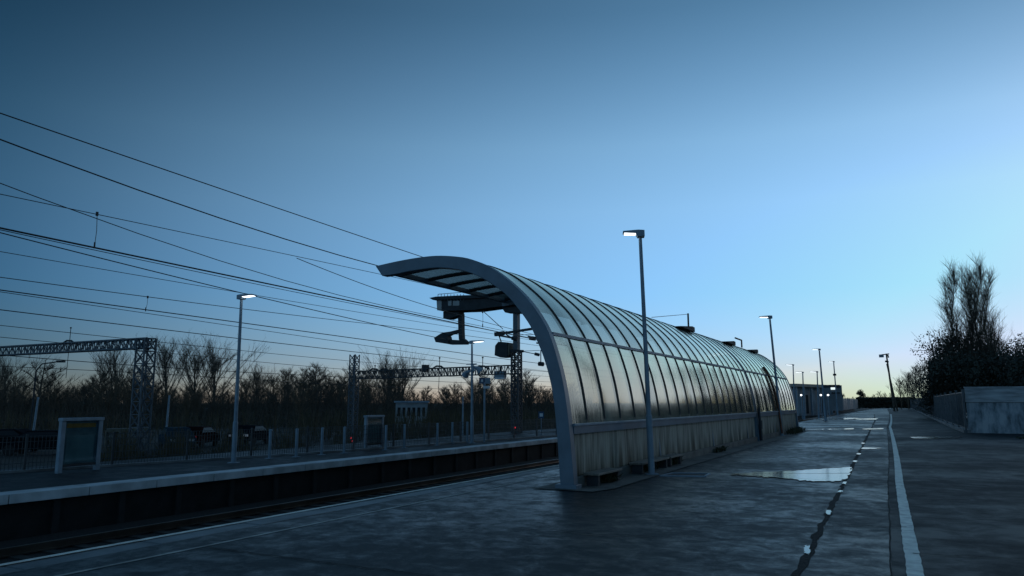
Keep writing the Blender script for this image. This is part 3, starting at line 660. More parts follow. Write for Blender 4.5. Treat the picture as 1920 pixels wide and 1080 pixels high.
# little blue-white sign farther along the fence
b = onz(1015, 815, ZF); t = thing('fence_sign', 'small blue sign on a short post behind the mesh fence', 'sign', b)
MB().tube([(0, 0, 0), (0, 0, 1.0)], .04, 8).build('post', M['galv'], t)
facing_panel((0, 0, 1.2), .35, .42, .05).build('panel', M['sign_blue'], t); facing_panel(Vector((0, 0, 1.2))+cn*.03, .2, .2, .012).build('white_symbol', M['sign_white'], t)

# mesh fence along the back of the far platform
FP = [Vector((-24.4, 1.0, ZF)), Vector((-22.5, 12.3, ZF)), Vector((-20.45, 22.8, ZF)), Vector((-19.5, 32, ZF)), Vector((-18.7, 40.6, ZF)), Vector((-18.4, 70, ZF))]
def fence_pt(s):
    for a, b in zip(FP, FP[1:]):
        L_ = (b-a).length
        if s <= L_: return a.lerp(b, s/L_), (b-a).normalized()
        s -= L_
    return FP[-1].copy(), (FP[-1]-FP[-2]).normalized()
tot = sum((b-a).length for a, b in zip(FP, FP[1:]))
MF = thing('mesh_fence', 'low dark wire mesh fence along the back of the far platform', 'fence', FP[1])
s = 0; hF = 1.0
while s < tot-.1:
    p, d = fence_pt(s); e, _ = fence_pt(min(s+2.4, tot)); up = Vector((0, 0, 1))
    MB().bar(p, p+up*(hF+.05), .06, .06, up=d).build('post', M['fence_steel'], MF, MF.location)
    pm = MB(); k = 0
    while k < 24:
        q = p.lerp(e, k/24); pm.bar(q+up*.04, q+up*hF, .014, .014, up=d); k += 1
    for z in (.06, .25, .45, .65, .85, hF): pm.bar(p+up*z, e+up*z, .016, .016)
    pm.build('mesh_panel', M['fence_steel'], MF, MF.location); s += 2.4
kb = MB()
for a, b in zip(FP, FP[1:]): kb.bar(a+Vector((0, 0, .03)), b+Vector((0, 0, .03)), .22, .08)
struct('fence_kerb', kb, M['coping'])

# ================================================================== CATENARY
def lattice(mb, a, b, w, d, n, side, thick=.05, brace=.03):
    """four chords from a to b with zig-zag bracing on all four faces; side, and side x axis, are the cross directions"""
    a, b = Vector(a), Vector(b); ax = (b-a).normalized(); s = Vector(side); q = ax.cross(s).normalized()
    cs = [(-1, -1), (1, -1), (1, 1), (-1, 1)]
    c = lambda i, t: a.lerp(b, t)+s*(cs[i][0]*w/2)+q*(cs[i][1]*d/2)
    for i in range(4): mb.bar(c(i, 0), c(i, 1), thick, thick, up=q)
    for k in range(n):
        t0, t1 = k/n, (k+1)/n
        for i in range(4):
            j = (i+1) % 4
            if k % 2: mb.bar(c(i, t0), c(j, t1), brace, brace, up=q)
            else: mb.bar(c(j, t0), c(i, t1), brace, brace, up=q)
            mb.bar(c(i, t0), c(j, t0), brace, brace, up=q)
    return mb
def cross_lattice(mb, a, b, w, d, n, side, thick=.05, brace=.03):
    lattice(mb, a, b, w, d, n, side, thick, brace)
    a, b = Vector(a), Vector(b); ax = (b-a).normalized(); s = Vector(side); q = ax.cross(s).normalized()
    cs = [(-1, -1), (1, -1), (1, 1), (-1, 1)]; c = lambda i, t: a.lerp(b, t)+s*(cs[i][0]*w/2)+q*(cs[i][1]*d/2)
    for k in range(n):
        t0, t1 = k/n, (k+1)/n
        for i in range(4):
            j = (i+1) % 4
            if k % 2 == 0: mb.bar(c(i, t0), c(j, t1), brace, brace, up=q)
            else: mb.bar(c(j, t0), c(i, t1), brace, brace, up=q)
    return mb
def insulator(parent, p, h_up=.9, arm=.45, m='steel_dark', drop=0):
    p = Vector(p); mb = MB(); mb.tube([p, p+Vector((0, 0, h_up))], .025, 6); mb.tube([p+Vector((0, 0, h_up-.06)), p+Vector((0, 0, h_up+.03))], .06, 6)
    pts = [p+Vector((-arm, 0, .02)), p+Vector((-arm*.4, 0, .16)), p+Vector((arm*.2, 0, .14)), p+Vector((arm*.6, 0, 0))]
    mb.tube(pts, [.03, .07, .07, .05], 6)
    if drop: mb.tube([p+Vector((0, 0, 0)), p+Vector((-.05, 0, -drop))], .02, 5)
    return mb.build('insulator', M[m], parent, parent.location)
# portal 1
YB = 31.2
b = Vector((-42.6, YB, ZG)); P1 = thing('gantry_portal', 'larger lattice gantry whose beam runs off the left of the picture', 'gantry', b, 0, 'lattice gantries over the tracks')
ztop = 5.62
mb = cross_lattice(MB(), b, b+Vector((0, 0, ztop-ZG)), .80, .80, 9, (1, 0, 0), .085, .045); mb.build('lattice_column', M['lattice'], P1, b)
mb = lattice(MB(), (-42.15, YB, 5.33), (-66, YB, 5.33), .62, .60, 62, (0, 1, 0), .085, .042); mb.build('lattice_beam', M['lattice'], P1, b)
insulator(P1, (-50.6, YB, 5.65), 1.05, .8, drop=2.4)
lp = lattice(MB(), (-66, YB, ZG), (-66, YB, ztop), .8, .8, 9, (1, 0, 0), .085, .045); lp.build('lattice_column', M['lattice'], P1, b)
# portal 2
YP = 44.2
b = Vector((-36.5, YP, ZG)); P2 = thing('gantry_portal', 'smaller lattice gantry joined to the tall mast behind the far platform', 'gantry', b, 0, 'lattice gantries over the tracks')
cross_lattice(MB(), b, (-36.5, YP, 5.16), .50, .50, 14, (1, 0, 0), .06, .035).build('lattice_column', M['lattice'], P2, b)
lattice(MB(), (-36.2, YP, 3.62), (-23.1, YP, 3.78), .5, .55, 52, (0, 1, 0), .06, .035).build('lattice_beam', M['lattice_dark'], P2, b)
for px in (703, 722, 824, 905): insulator(P2, onY(px, 692 if px > 800 else 697, YP)+Vector((0, 0, .05)), .75 if px > 800 else .4, .6, drop=1.6 if px == 824 else 0)
MB().box(-29.95, YP-.25, 3.75, -30.25, YP+.25, 4.25).build('motor_box', M['steel_dark'], P2, b)
tl = MB(); 
for (px, py) in ((659, 822), (664, 818), (667, 826), (660, 829)): q = onY(px, py, YP-.5); tl.tube([q, q+Vector((0, -.12, 0))], .09, 8)
q = onY(938, 705, YP)
t = thing('hanging_lamp', 'pale box lamp hung under the smaller lattice gantry beam', 'lamp', q+Vector((0, 0, .6)), 0)
MB().box(q.x-.38, YP-.2, q.z-.1, q.x+.38, YP+.2, q.z+.33).build('lamp_body', M['galv'], t, t.location, bevel=.02)
MB().box(q.x-.36, YP-.18, q.z-.20, q.x+.36, YP+.18, q.z-.102).build('diffuser', M['sign_white'], t, t.location)
MB().box(q.x-.05, YP-.05, q.z+.33, q.x+.05, YP+.05, q.z+.62).build('hanger', M['steel_dark'], t, t.location)
# red marker lights at the tower foot
for (px, py, lb) in ((663, 824, 'cluster of small red lights at the foot of the lattice tower'), (967, 803, 'small red light at the foot of the tall mast')):
    q = onY(px, py, YP-1.0); t = thing('marker_light', lb, 'signal light', (q.x, q.y, ZG))
    MB().tube([(0, 0, 0), (0, 0, q.z-ZG-.1)], .04, 8).build('post', M['steel_dark'], t)
    MB().box(-.2, -.1, q.z-ZG-.25, .2, .1, q.z-ZG+.25).build('housing', M['steel_dark'], t)
    k = MB()
    for dx, dz in (((-.1, .1), (.1, 0), (.0, -.12)) if px < 800 else ((0, .05),)): k.tube([(dx, -.1, q.z-ZG+dz), (dx, -.16, q.z-ZG+dz)], .055, 10)
    k.build('red_lens', M['signal_red'], t)
# tall mast with its heavy cantilever
b = Vector((-22.85, YP, ZG)); MS = thing('signal_mast', 'tall dark mast with a box walkway, hanging arm and crossarm, beside the shelter arch', 'mast', b)
cross_lattice(MB(), b, (-22.85, YP, 5.02), .50, .50, 14, (1, 0, 0), .08, .05).build('lattice_column', M['lattice_dark'], MS, b)
MB().box(-22.85-.16, YP-.2, 5.03, -22.85+.17, YP+.2, 8.6).build('upper_post', M['lattice'], MS, b)
# box walkway: bodies measured in the mast's own plane
def poly_y(pts, y0, y1):
    mb = MB(); q = [onY(px, py, YP) for px, py in pts]; mb.prism([(p.x, p.z) for p in q], y0, y1, 'y'); return mb
poly_y([(838, 563), (990, 557), (990, 573), (942, 577), (898, 583), (838, 585)], YP-.7, YP+.7).build('box_girder', M['steel_dark'], MS, b)
poly_y([(818, 561.5), (824, 565), (992, 558.5), (992, 553), (871, 557), (830, 559)], YP-.9, YP+.9).build('roof_slab', M['steel_dark'], MS, b)
poly_y([(828, 566), (837.8, 565.5), (837.8, 585), (829, 583.5)], YP-.65, YP+.65).build('cabin_glass', M['cabin_glass'], MS, b)
for a_, b_ in ((850.5, 857), (859.5, 871.5)): poly_y([(a_, 566.5), (b_, 566), (b_, 575), (a_, 575.5)], YP-.73, YP-.703).build('window', M['cabin_glass'], MS, b)
poly_y([(945, 577), (952, 587), (985, 588), (985, 575)], YP-.4, YP+.4).build('bracket', M['steel_dark'], MS, b)
rl = MB(); za = [onY(px, 554.5, YP-.8) for px in range(822, 872, 6)]
for p in za: rl.bar((p.x, YP-.85, p.z-.35), (p.x, YP-.85, p.z+.1), .03)
rl.bar((za[0].x, YP-.85, za[0].z+.1), (za[-1].x, YP-.85, za[0].z+.1), .035); rl.build('railing', M['lattice'], MS, b)
poly_y([(836, 585.2), (836, 598), (846, 599), (859, 594), (864, 593), (866, 585), (860, 583.6)], YP-.35, YP+.35).build('hanger_head', M['steel_dark'], MS, b)
poly_y([(861, 588.5), (868.5, 588.5), (868.8, 620), (869.5, 636), (863, 637.5), (862, 618)], YP-.2, YP+.2).build('hanger_post', M['steel_dark'], MS, b)
poly_y([(831, 624), (846, 622), (862, 618), (863, 624), (848, 627.5), (842, 631), (834, 632)], YP-.16, YP+.16).build('upper_arm', M['steel_dark'], MS, b)
poly_y([(818, 634), (832, 625), (842.5, 630.9), (844, 638), (846, 646), (834, 644), (821, 642)], YP-.3, YP+.3).build('end_weight', M['steel_dark'], MS, b)
poly_y([(845, 637), (863, 638), (871, 635.5), (878, 641.5), (876, 646), (846, 646.2)], YP-.19, YP+.19).build('lower_arm', M['steel_dark'], MS, b)
poly_y([(935, 649), (941, 641.5), (958, 643), (958, 670), (945, 671), (934, 667)], YP-.5, YP+.3).build('relay_box', M['steel_dark'], MS, b)
poly_y([(958.3, 646), (960.5, 648), (960.5, 666), (958.3, 668)], YP-.45, YP+.25).build('relay_box_lid', M['beige'], MS, b)
ca = MB(); f = lambda px, py, y=YP-.28: onY(px, py, y)
ca.bar(f(928, 627), f(945, 624.5), .22, .26); ca.bar(f(940, 625.5), f(998, 616.5), .12, .16); ca.bar(f(930, 628), f(968, 635), .10, .12); ca.bar(f(949, 627), f(960, 634), .08, .08); ca.tube([f(960, 634), f(969, 635)], .13, 8)
ca.bar(f(936, 630), f(940, 642), .06, .06); ca.build('crossarm', M['steel_dark'], MS, b)
ca = MB(); ca.bar(f(953, 657), f(981, 658.5), .16, .16); ca.bar(f(975, 658), f(1010, 665), .05, .05); ca.bar(f(978, 658.5), f(1012, 657), .03, .03); ca.tube([f(1003, 663.5), f(1011, 665.5)], .10, 8)
ca.bar(f(974, 628), f(1002, 627), .03, .03); ca.bar(f(990, 631), f(1004, 634), .1, .1); ca.tube([f(993, 634), f(1004, 635)], .12, 8); ca.bar(f(1014, 656), f(1014, 682), .05, .05); ca.tube([f(1010, 682), f(1019, 683)], .14, 8); ca.bar(f(1006, 643), f(1012, 644), .1, .1)
ca.build('lower_crossarm', M['steel_dark'], MS, b)

# overhead wires, each its own span parallel to the tracks
GW = 'overhead wires along the tracks'
def wire(label, X, pts, r, y_end=90, y_start=None):
    q = [onX(px, py, X) for px, py in pts]; Y = np.array([p.y for p in q]); Z = np.array([p.z for p in q])
    deg = 2 if len(q) > 2 else 1; cf = np.polyfit(Y, Z, deg); pv = lambda y: float(np.polyval(cf, y))
    ya, yb = q[0].y, q[-1].y; out_ = []; ys0 = y_start if y_start is not None else ya-6
    sl0 = float(np.polyval(np.polyder(cf), ya)); sl1 = float(np.polyval(np.polyder(cf), yb))
    N_ = 40
    for i in range(N_+1):
        y = ys0+(y_end-ys0)*i/N_
        z = pv(ya)+sl0*(y-ya) if y < ya else pv(yb)+sl1*(y-yb)*math.exp(-(y-yb)/25) if y > yb else pv(y)
        out_.append((X, y, z))
    o = MB().tube(out_, r, 6); return tag(o.build('overhead_wire', M['wire'], smooth=True), label, 'wire', GW)
wire('topmost overhead wire, vanishing behind the shelter roof tip', -14.6, [(0,210.7),(140.6,263),(298,313),(479,376),(720,458),(790,481)], .012)
wire('second overhead wire from the top, meeting the shelter roof tip', -14.6, [(0,261),(204.5,337.6),(426,413),(703,497)], .014)
wire('thin messenger wire that crosses another below the top pair at left', -14.6, [(0,348),(149,397),(183,408),(362,470),(554,536),(720,572)], .009)
wire('nearly straight upper messenger wire carrying the left dropper', -14.6, [(0,366),(149,393),(183,402),(371,440),(554,482.5),(720,515)], .008)
wire('short branch wire leaving the upper messenger towards the mast', -14.6, [(554,482.5),(622,511.5),(720,546),(820,579)], .010, y_end=30, y_start=15.1)
wire('thickest overhead contact wire at mid height', -14.6, [(0,427),(177,463),(396,512),(720,578),(807,594),(935,623)], .018)
wire('thin wire running just under the thickest contact wire', -14.6, [(0,432),(177,467),(396,516),(720,581)], .008)
wire('sagging wire that ends near the hanging arm weight', -28, [(0,441),(213,482.5),(449.5,551),(720,612.5),(818,632)], .021, y_end=43.5)
wire('faint thin wire below the sagging one at left', -22, [(0,472),(204,506),(383.5,538),(720,593)], .010)
wire('messenger wire carrying the dropper left of the far lamp', -22, [(0,519.6),(277,557),(447,578),(682,606)], .012)
wire('dark contact wire crossing the far lamp post below its head', -22, [(0,542),(273,582),(447,606),(720,640),(882,665)], .017)
wire('thin wire close beneath the contact wire by the far lamp', -22, [(0,547),(273,587),(511,623),(690,648),(880,677)], .010)
wire('lower dark wire passing above the larger gantry', -28, [(0,583.5),(277,610),(452,636),(690,664),(884,683)], .018)
wire('thin wire just above the larger gantry beam', -28, [(0,610),(213,632.5),(480,660)], .012)
wire('wire passing behind the head of the larger gantry', -34, [(0,632),(240,655),(480,678)], .014)
wire('wire below the larger gantry beam, above the trees', -34, [(92,673),(280,687),(480,699)], .018)
wire('lowest overhead wire, along the tree tops', -34, [(30,688),(280,700),(480,712)], .014)
for X, a, b2, lb in ((-14.6, (182, 401), (177, 463), 'thin dropper hanging from the upper messenger at left'), (-22, (277, 557), (273, 582), 'thin dropper between two wires left of the far lamp'), (-14.6, (905, 585), (905, 612), 'faint dropper near the hanging arm')):
    p, q = onX(*a, X), onX(*b2, X); t = MB(); t.tube([p+Vector((0, 0, .03)), p.lerp(q, .5)+Vector((0, .02, 0)), q], .007, 5); t.tube([p-Vector((0, 0, .04)), p+Vector((0, 0, .04))], .03, 6); t.tube([q-Vector((0, 0, .03)), q+Vector((0, 0, .10))], .018, 6)
    tag(t.build('wire_dropper', M['wire']), lb, 'wire dropper', 'droppers between the overhead wires')
p, q = onX(905, 584, -22.8), onX(943, 617, -22.8)
tag(MB().tube([onY(900, 578, YP), onY(943, 617, YP)], .025, 6).build('stay_wire', M['wire']), 'slanting stay from the box walkway down to the crossarm', 'wire')
# thin catenary pole and stay rising behind the shelter roof
q = onX(1291, 615, -14.6); t = thing('catenary_pole', 'thin pole with a stay wire showing above the shelter roof', 'pole', (-14.6, q.y, -1.27))
MB().tube([(0, 0, 0), (0, 0, onX(1291, 588, -14.6).z+1.27)], .07, 8).build('post', M['steel_dark'], t); MB().tube([(0, 0, onX(1291, 589, -14.6).z+1.25), (0, onX(1222, 595, -14.6).y-q.y, onX(1222, 595, -14.6).z+1.27)], .02, 5).build('stay', M['wire'], t)

# ================================================================== TREES
def bare_tree(seed, h, el0, el_s, n_limb, n_br, n_tw, rt, tw_r, t0=.1, t1=.9, reach=1.0, round_=0.0, brk=.35):
    """trunk, limbs that rise from it at the angle el0, branches along them, fine twigs; round_ shortens the limbs that leave higher up into a round crown"""
    rr = random.Random(seed); tk, cr = MB(), MB()
    tp = [Vector((0, 0, 0)), Vector((rr.gauss(0, .012)*h, rr.gauss(0, .012)*h, h*.3)), Vector((rr.gauss(0, .02)*h, rr.gauss(0, .02)*h, h*.62)), Vector((rr.gauss(0, .03)*h, rr.gauss(0, .03)*h, h*.96))]
    def tpos(t):
        f = min(t, .999)*3; i = min(int(f), 2); return tp[i].lerp(tp[i+1], f-i)
    tk.tube(tp, [rt, rt*.7, rt*.35, rt*.06], 6, cap=False)
    def br(mb, a, d, L_, r0, curve, sides=3, segs=3, wob=.10):
        pts = [a]; p = a.copy(); d = d.normalized()
        for i in range(segs):
            d = (d+Vector((rr.gauss(0, wob), rr.gauss(0, wob), curve+rr.gauss(0, .05)))).normalized(); p = p+d*(L_/segs); pts.append(p.copy())
        mb.tube(pts, [r0*(1-.8*i/segs) for i in range(segs+1)], sides, cap=False); return pts, d
    for i in range(n_limb):
        t = t0+(t1-t0)*((i+rr.random())/n_limb); a = tpos(t); az = i*2.4+rr.uniform(-.5, .5); el = min(1.5, el0+rr.gauss(0, el_s))
        full = (h*rr.uniform(.78, 1.0)-a.z)/max(math.sin(el), .35)*reach
        L_ = full*(1-round_)+round_*h*.34*rr.uniform(.6, 1.15)*(1.25-t)
        pts, d = br(tk, a, Vector((math.cos(az)*math.cos(el), math.sin(az)*math.cos(el), math.sin(el))), max(L_, .08*h), rt*.42*(1.1-t), .07, 4, 4)
        for j in range(n_br):
            f = rr.uniform(.18, 1.0)*4; k = min(int(f), 3); b_ = pts[k].lerp(pts[k+1], f-k); az2 = rr.uniform(0, 6.283)
            dd = d+Vector((math.cos(az2), math.sin(az2), rr.uniform(-.1, .6)))*(.75 if round_ else .5)
            q, d2 = br(cr, b_, dd, max(L_*rr.uniform(.2, brk), .05*h), rt*.07+tw_r*.7, .10, 3, 3)
            for m_ in range(n_tw):
                f2 = rr.uniform(.15, 1)*3; k2 = min(int(f2), 2); c = q[k2].lerp(q[k2+1], f2-k2); az3 = rr.uniform(0, 6.283)
                br(cr, c, d2+Vector((math.cos(az3), math.sin(az3), rr.uniform(-.1, .7)))*.6, h*rr.uniform(.035, .085), tw_r, .08, 3, 2)
    return tk, cr
PROTO = {}
def proto(name, key, args, col):
    tk, cr = bare_tree(*args)
    t = thing(name, '', 'tree'); tk.build('trunk', M[col], t); cr.build('crown', M[col], t); PROTO[key] = [t, False]
proto('bare_tree', 'tallA', (11, 14.5, 1.18, .07, 24, 14, 7, .24, .012, .14, .78), 'bark_pale')
proto('bare_tree', 'tallB', (12, 14.5, 1.10, .09, 26, 14, 7, .24, .012, .16, .76), 'bark_pale')
proto('bare_tree', 'midA', (13, 9.0, .85, .2, 26, 9, 6, .17, .0115, .08, .9, 1, .75), 'bark')
proto('bare_tree', 'midB', (14, 9.0, .75, .25, 26, 9, 6, .17, .0115, .08, .9, 1, .85), 'bark')
proto('bare_tree', 'midC', (15, 9.0, .98, .15, 26, 9, 6, .16, .0115, .08, .85, 1, .55), 'bark_warm')
proto('bare_tree', 'wide', (16, 9.5, .45, .25, 13, 8, 7, .24, .02, .3, .85, 1, .85), 'bark')
proto('poplar', 'popA', (21, 20.0, 1.27, .07, 64, 9, 5, .22, .012, .04, .96, 1, .93, .3), 'bark')
proto('poplar', 'popB', (22, 20.0, 1.30, .06, 60, 9, 5, .22, .012, .04, .97, 1, .95, .3), 'bark')
def proto_h(key):
    return max(v.co.z for ch in PROTO[key][0].children for v in ch.data.vertices)
def place(key, loc, rz, label, group, scale=1.0, tilt=None):
    t, used = PROTO[key]; sx = scale if isinstance(scale, tuple) else (scale, scale, scale)
    if not used: PROTO[key][1] = True; o = t; o.location = loc; o.rotation_euler = (0, 0, rz); o['label'] = label; o['group'] = group; o.scale = sx
    else: o = dup(t, loc, rz, label, group, sx)
    if tilt: o.rotation_mode = 'ZYX'; o.rotation_euler = (tilt[0], tilt[1], rz)
    return o
rr = random.Random(5)
GT = 'bare trees of the wood behind the far platform'
D1 = 150
# the ones that stand out
for key, px, D, sc_, lb in (('tallA', 208, 150, .87, 'tall pale bare tree behind the larger gantry beam'), ('tallA', 309, 152, .96, 'tall bare tree just right of the larger gantry column'), ('tallB', 362, 150, .92, 'tall bare tree left of the far lamp post, narrower one'), ('tallB', 402, 151, .92, 'tall bare tree touching the far lamp post, broader one'),
        ('wide', 70, 118, .98, 'spreading bare tree with wide crooked limbs at far left'), ('tallA', 480, 150, .66, 'bare tree just right of the lit far lamp post'), ('tallB', 728, 140, .78, 'pale bare tree right of the smaller gantry column'), ('tallA', 755, 142, .74, 'pale spreading bare tree under the smaller gantry beam'), ('tallB', 8, 150, .72, 'bare tree at the left edge above the gantry beam'), ('midC', 540, 150, 1.12, 'round brownish bare crown right of the far lamp post'), ('midA', 596, 150, 1.15, 'broad bare crown above the third bollard'), ('midC', 655, 150, 1.2, 'brownish bare crown just behind the smaller gantry column'), ('midB', 262, 152, 1.15, 'broad bare crown behind the larger gantry column'), ('midC', 905, 150, 1.12, 'brownish bare crown right of the blue and white sign'), ('midA', 985, 150, 1.1, 'bare crown beside the foot of the tall mast'), ('midC', 170, 146, .85, 'small bare tree between the spreading tree and the gantry tree')):
    place(key, atdist(px, D, ZG), rr.uniform(0, 6.28), lb, GT, (sc_*1.25, sc_*1.25, sc_))
tops = [(-60, 715), (0, 722), (60, 735), (120, 728), (180, 722), (240, 728), (300, 728), (360, 735), (430, 733), (480, 728), (530, 716), (570, 712), (620, 712), (660, 706), (700, 702), (740, 715), (780, 738), (800, 742), (830, 738), (860, 742), (890, 718), (930, 716), (960, 722), (1000, 728), (1030, 722), (1090, 730)]
def top_at(px):
    for (a, ya), (b_, yb) in zip(tops, tops[1:]):
        if a <= px <= b_: return ya+(yb-ya)*(px-a)/(b_-a)-9
    return 725
hh_ = {k_: proto_h(k_)*.97 for k_ in ('midA', 'midB', 'midC')}
px = -60
while px < 1090:
    for row, D in ((0, 118), (1, 140), (2, 165)):
        key = rr.choice(('midA', 'midB', 'midC') if px < 640 else ('midA', 'midC', 'midB', 'midC')); x = px+rr.uniform(-9, 9); y = top_at(x)+rr.gauss(0, 11)+(12 if row == 0 else 0)
        ht_ = (755-y)/1416*D+H-ZG
        place(key, atdist(x, D+rr.uniform(-8, 8), ZG), rr.uniform(0, 6.28), 'bare tree of the dark tangled wood behind the far platform', GT, (ht_/hh_[key]*1.3, ht_/hh_[key]*1.3, ht_/hh_[key]))
    px += 27
# tangled undergrowth that fills the wood
ug = MB(); lf = MB()
for i in range(22000):
    px = rr.uniform(-90, 1110); D = rr.uniform(98, 175); b_ = atdist(px, D, ZG); ht_ = (755-(top_at(min(max(px, -59), 1089))))/1416*D+H-ZG; h_ = ht_*rr.uniform(.25, .88)
    if D < 110: h_ *= .55
    c = b_+Vector((rr.gauss(0, .5), rr.gauss(0, .5), h_)); s_ = Vector((rr.gauss(0, 1), rr.gauss(0, 1), rr.gauss(0, .6))).normalized(); w_ = rr.uniform(.012, .035)
    m_ = b_.lerp(c, .5)+Vector((rr.gauss(0, .25), rr.gauss(0, .25), 0))
    ug.add([b_-s_*w_, b_+s_*w_, m_+s_*w_, m_-s_*w_, c], [(0, 1, 2, 3), (3, 2, 4)])
    for _ in range(2):
        p = b_+Vector((rr.gauss(0, .7), rr.gauss(0, .7), h_*rr.random()*.6)); u = Vector((rr.gauss(0, 1), rr.gauss(0, 1), rr.gauss(0, 1))).normalized(); v = u.orthogonal().normalized(); e = rr.uniform(.05, .15)
        ug.add([p-u*e, p+v*e*.6, p+u*e, p-v*e*.6], [(0, 1, 2, 3)], 1)
o = ug.build('undergrowth', [M['bark'], M['leaf_dark']]); o['label'] = 'dark tangled undergrowth filling the wood behind the far platform'; o['category'] = 'undergrowth'; o['kind'] = 'stuff'
# tall dry grass and saplings at the right end behind the mesh fence
dg = MB()
for i in range(3000):
    px = rr.choice((rr.uniform(740, 1040), rr.uniform(560, 1050), rr.uniform(0, 1050))); b_ = atdist(px, rr.uniform(60, 92), ZG); h_ = rr.uniform(.8, 2.6); c = b_+Vector((rr.gauss(0, .3), rr.gauss(0, .3), h_)); s_ = Vector((rr.gauss(0, 1), rr.gauss(0, 1), .2)).normalized(); w_ = rr.uniform(.015, .06)
    dg.add([b_-s_*w_, b_+s_*w_, c+s_*w_*.4, c-s_*w_*.4], [(0, 1, 2, 3)])
for i in range(2600):
    px = rr.uniform(190, 660); b_ = atdist(px, rr.uniform(43, 50), ZG); h_ = rr.uniform(.5, 1.5)*(.7+.5*math.sin(px*.06)); c = b_+Vector((rr.gauss(0, .25), rr.gauss(0, .25), h_)); s_ = Vector((rr.gauss(0, 1), rr.gauss(0, 1), .2)).normalized(); w_ = rr.uniform(.012, .04)
    dg.add([b_-s_*w_, b_+s_*w_, c+s_*w_*.4, c-s_*w_*.4], [(0, 1, 2, 3)])
o = dg.build('dry_grass', M['leaf_dry']); o['label'] = 'tall dry grass and stems behind the mesh fence'; o['category'] = 'grass'; o['kind'] = 'stuff'

# right side: poplars, evergreen bushes
GP = 'poplars behind the railing on the right'
def pop(key, px, top, D, lb, tilt):
    z = 0; h_ = (755-top)/1416*D*.88+H; place(key, atdist(px+12, D, 0), rr.uniform(0, 6.28), lb, GP, (h_/proto_h(key)*.92, h_/proto_h(key)*.92, h_/proto_h(key)), tilt)
pop('popA', 1803, 477, 92, 'left poplar of the row, leaning outwards to the left', (0, R(-3.4), 0))
pop('popB', 1817, 488, 94, 'second poplar from the left, slightly shorter', (0, R(-.8), 0))
pop('popA', 1838, 470, 92, 'tallest poplar of the row, upright', (0, R(-.4), 0))
pop('popB', 1863, 500, 91, 'right poplar of the row, shortest', (0, R(.5), 0))
def leafy(seed, h, w_, n, leaf, m1='leaf_dark', nb=60, lumps=9):
    rr = random.Random(seed); tk, cr = MB(), MB()
    tk.tube([(0, 0, 0), (rr.gauss(0, .1), rr.gauss(0, .1), h*.4), (rr.gauss(0, .2), rr.gauss(0, .2), h*.85)], [w_*.07, w_*.045, .02], 6, cap=False)
    L_ = []
    for i in range(lumps):
        a = rr.uniform(0, 6.28); r_ = w_*.5*rr.uniform(.1, .8); z = h*rr.uniform(.22, .82); L_.append((Vector((math.cos(a)*r_, math.sin(a)*r_, z)), w_*rr.uniform(.18, .34)))
    for c, r_ in L_:
        tk.tube([(0, 0, c.z*.5), c*.6+Vector((0, 0, c.z*.3)), c+Vector((0, 0, r_*.9))], [w_*.03, w_*.02, .01], 4, cap=False)
        for k in range(nb//lumps+4):
            d = Vector((rr.gauss(0, 1), rr.gauss(0, 1), rr.gauss(0, 1)+.5)).normalized(); cr.tube([c, c+d*r_*.7, c+d*r_*rr.uniform(1.0, 1.5)+Vector((0, 0, .1))], [.03, .02, .008], 3, cap=False)
        for k in range(n//lumps):
            d = Vector((rr.gauss(0, 1), rr.gauss(0, 1), rr.gauss(0, .9))).normalized(); p = c+d*r_*(rr.random()**.45)*1.15; u = Vector((rr.gauss(0, 1), rr.gauss(0, 1), rr.gauss(0, 1))).normalized(); v = u.orthogonal().normalized(); e = leaf*rr.uniform(.5, 1.3)
            cr.add([p-u*e, p+v*e*.55, p+u*e, p-v*e*.55], [(0, 1, 2, 3)])
    return tk, cr
def leafproto(name, key, m, *a):
    tk, cr = leafy(*a); t = thing(name, '', 'tree'); tk.build('trunk', M['bark'], t); cr.build('crown', M[m], t); PROTO[key] = [t, False]
leafproto('bushy_tree', 'bushA', 'leaf_dark', 31, 9, 7, 13000, .10, )
leafproto('bushy_tree', 'bushB', 'leaf_dark', 32, 8, 7, 13000, .10)
leafproto('shrub', 'shrub', 'leaf_dark', 33, 3.6, 3.6, 5000, .08)
leafproto('bushy_tree', 'thin', 'leaf_dark', 36, 9, 5, 3500, .11)
leafproto('shrub', 'dryshrub', 'leaf_dry', 34, 4.0, 3.4, 1500, .09)
leafproto('conifer', 'conifer', 'leaf_dark', 35, 7, 2.6, 3000, .14)
GB = 'dark evergreen trees behind the railing on the right'
for key, px, top, D, wd, lb in (('thin', 1768, 612, 92, .95, 'thin leafy tree at the left end of the evergreen mass'), ('bushA', 1797, 622, 96, .9, 'dark bushy tree at the foot of the left poplar'), ('bushB', 1832, 628, 94, 1, 'dark bushy tree between the poplars'), ('bushA', 1862, 632, 94, 1, 'dark bushy tree at the foot of the right poplar'), ('bushB', 1893, 640, 92, 1, 'dark bushy tree right of the poplars above the concrete wall'), ('bushA', 1930, 634, 88, 1, 'dark bushy tree at the right edge of the picture'), ('thin', 1748, 664, 96, .7, 'lower thin tree above the pale shed, nearest the road')):
    h_ = (755-top)/1416*D*.91+H; k_ = h_/proto_h(key); place(key, atdist(px, D, 0), rr.uniform(0, 6.28), lb, GB, (k_*wd, k_*wd, k_))
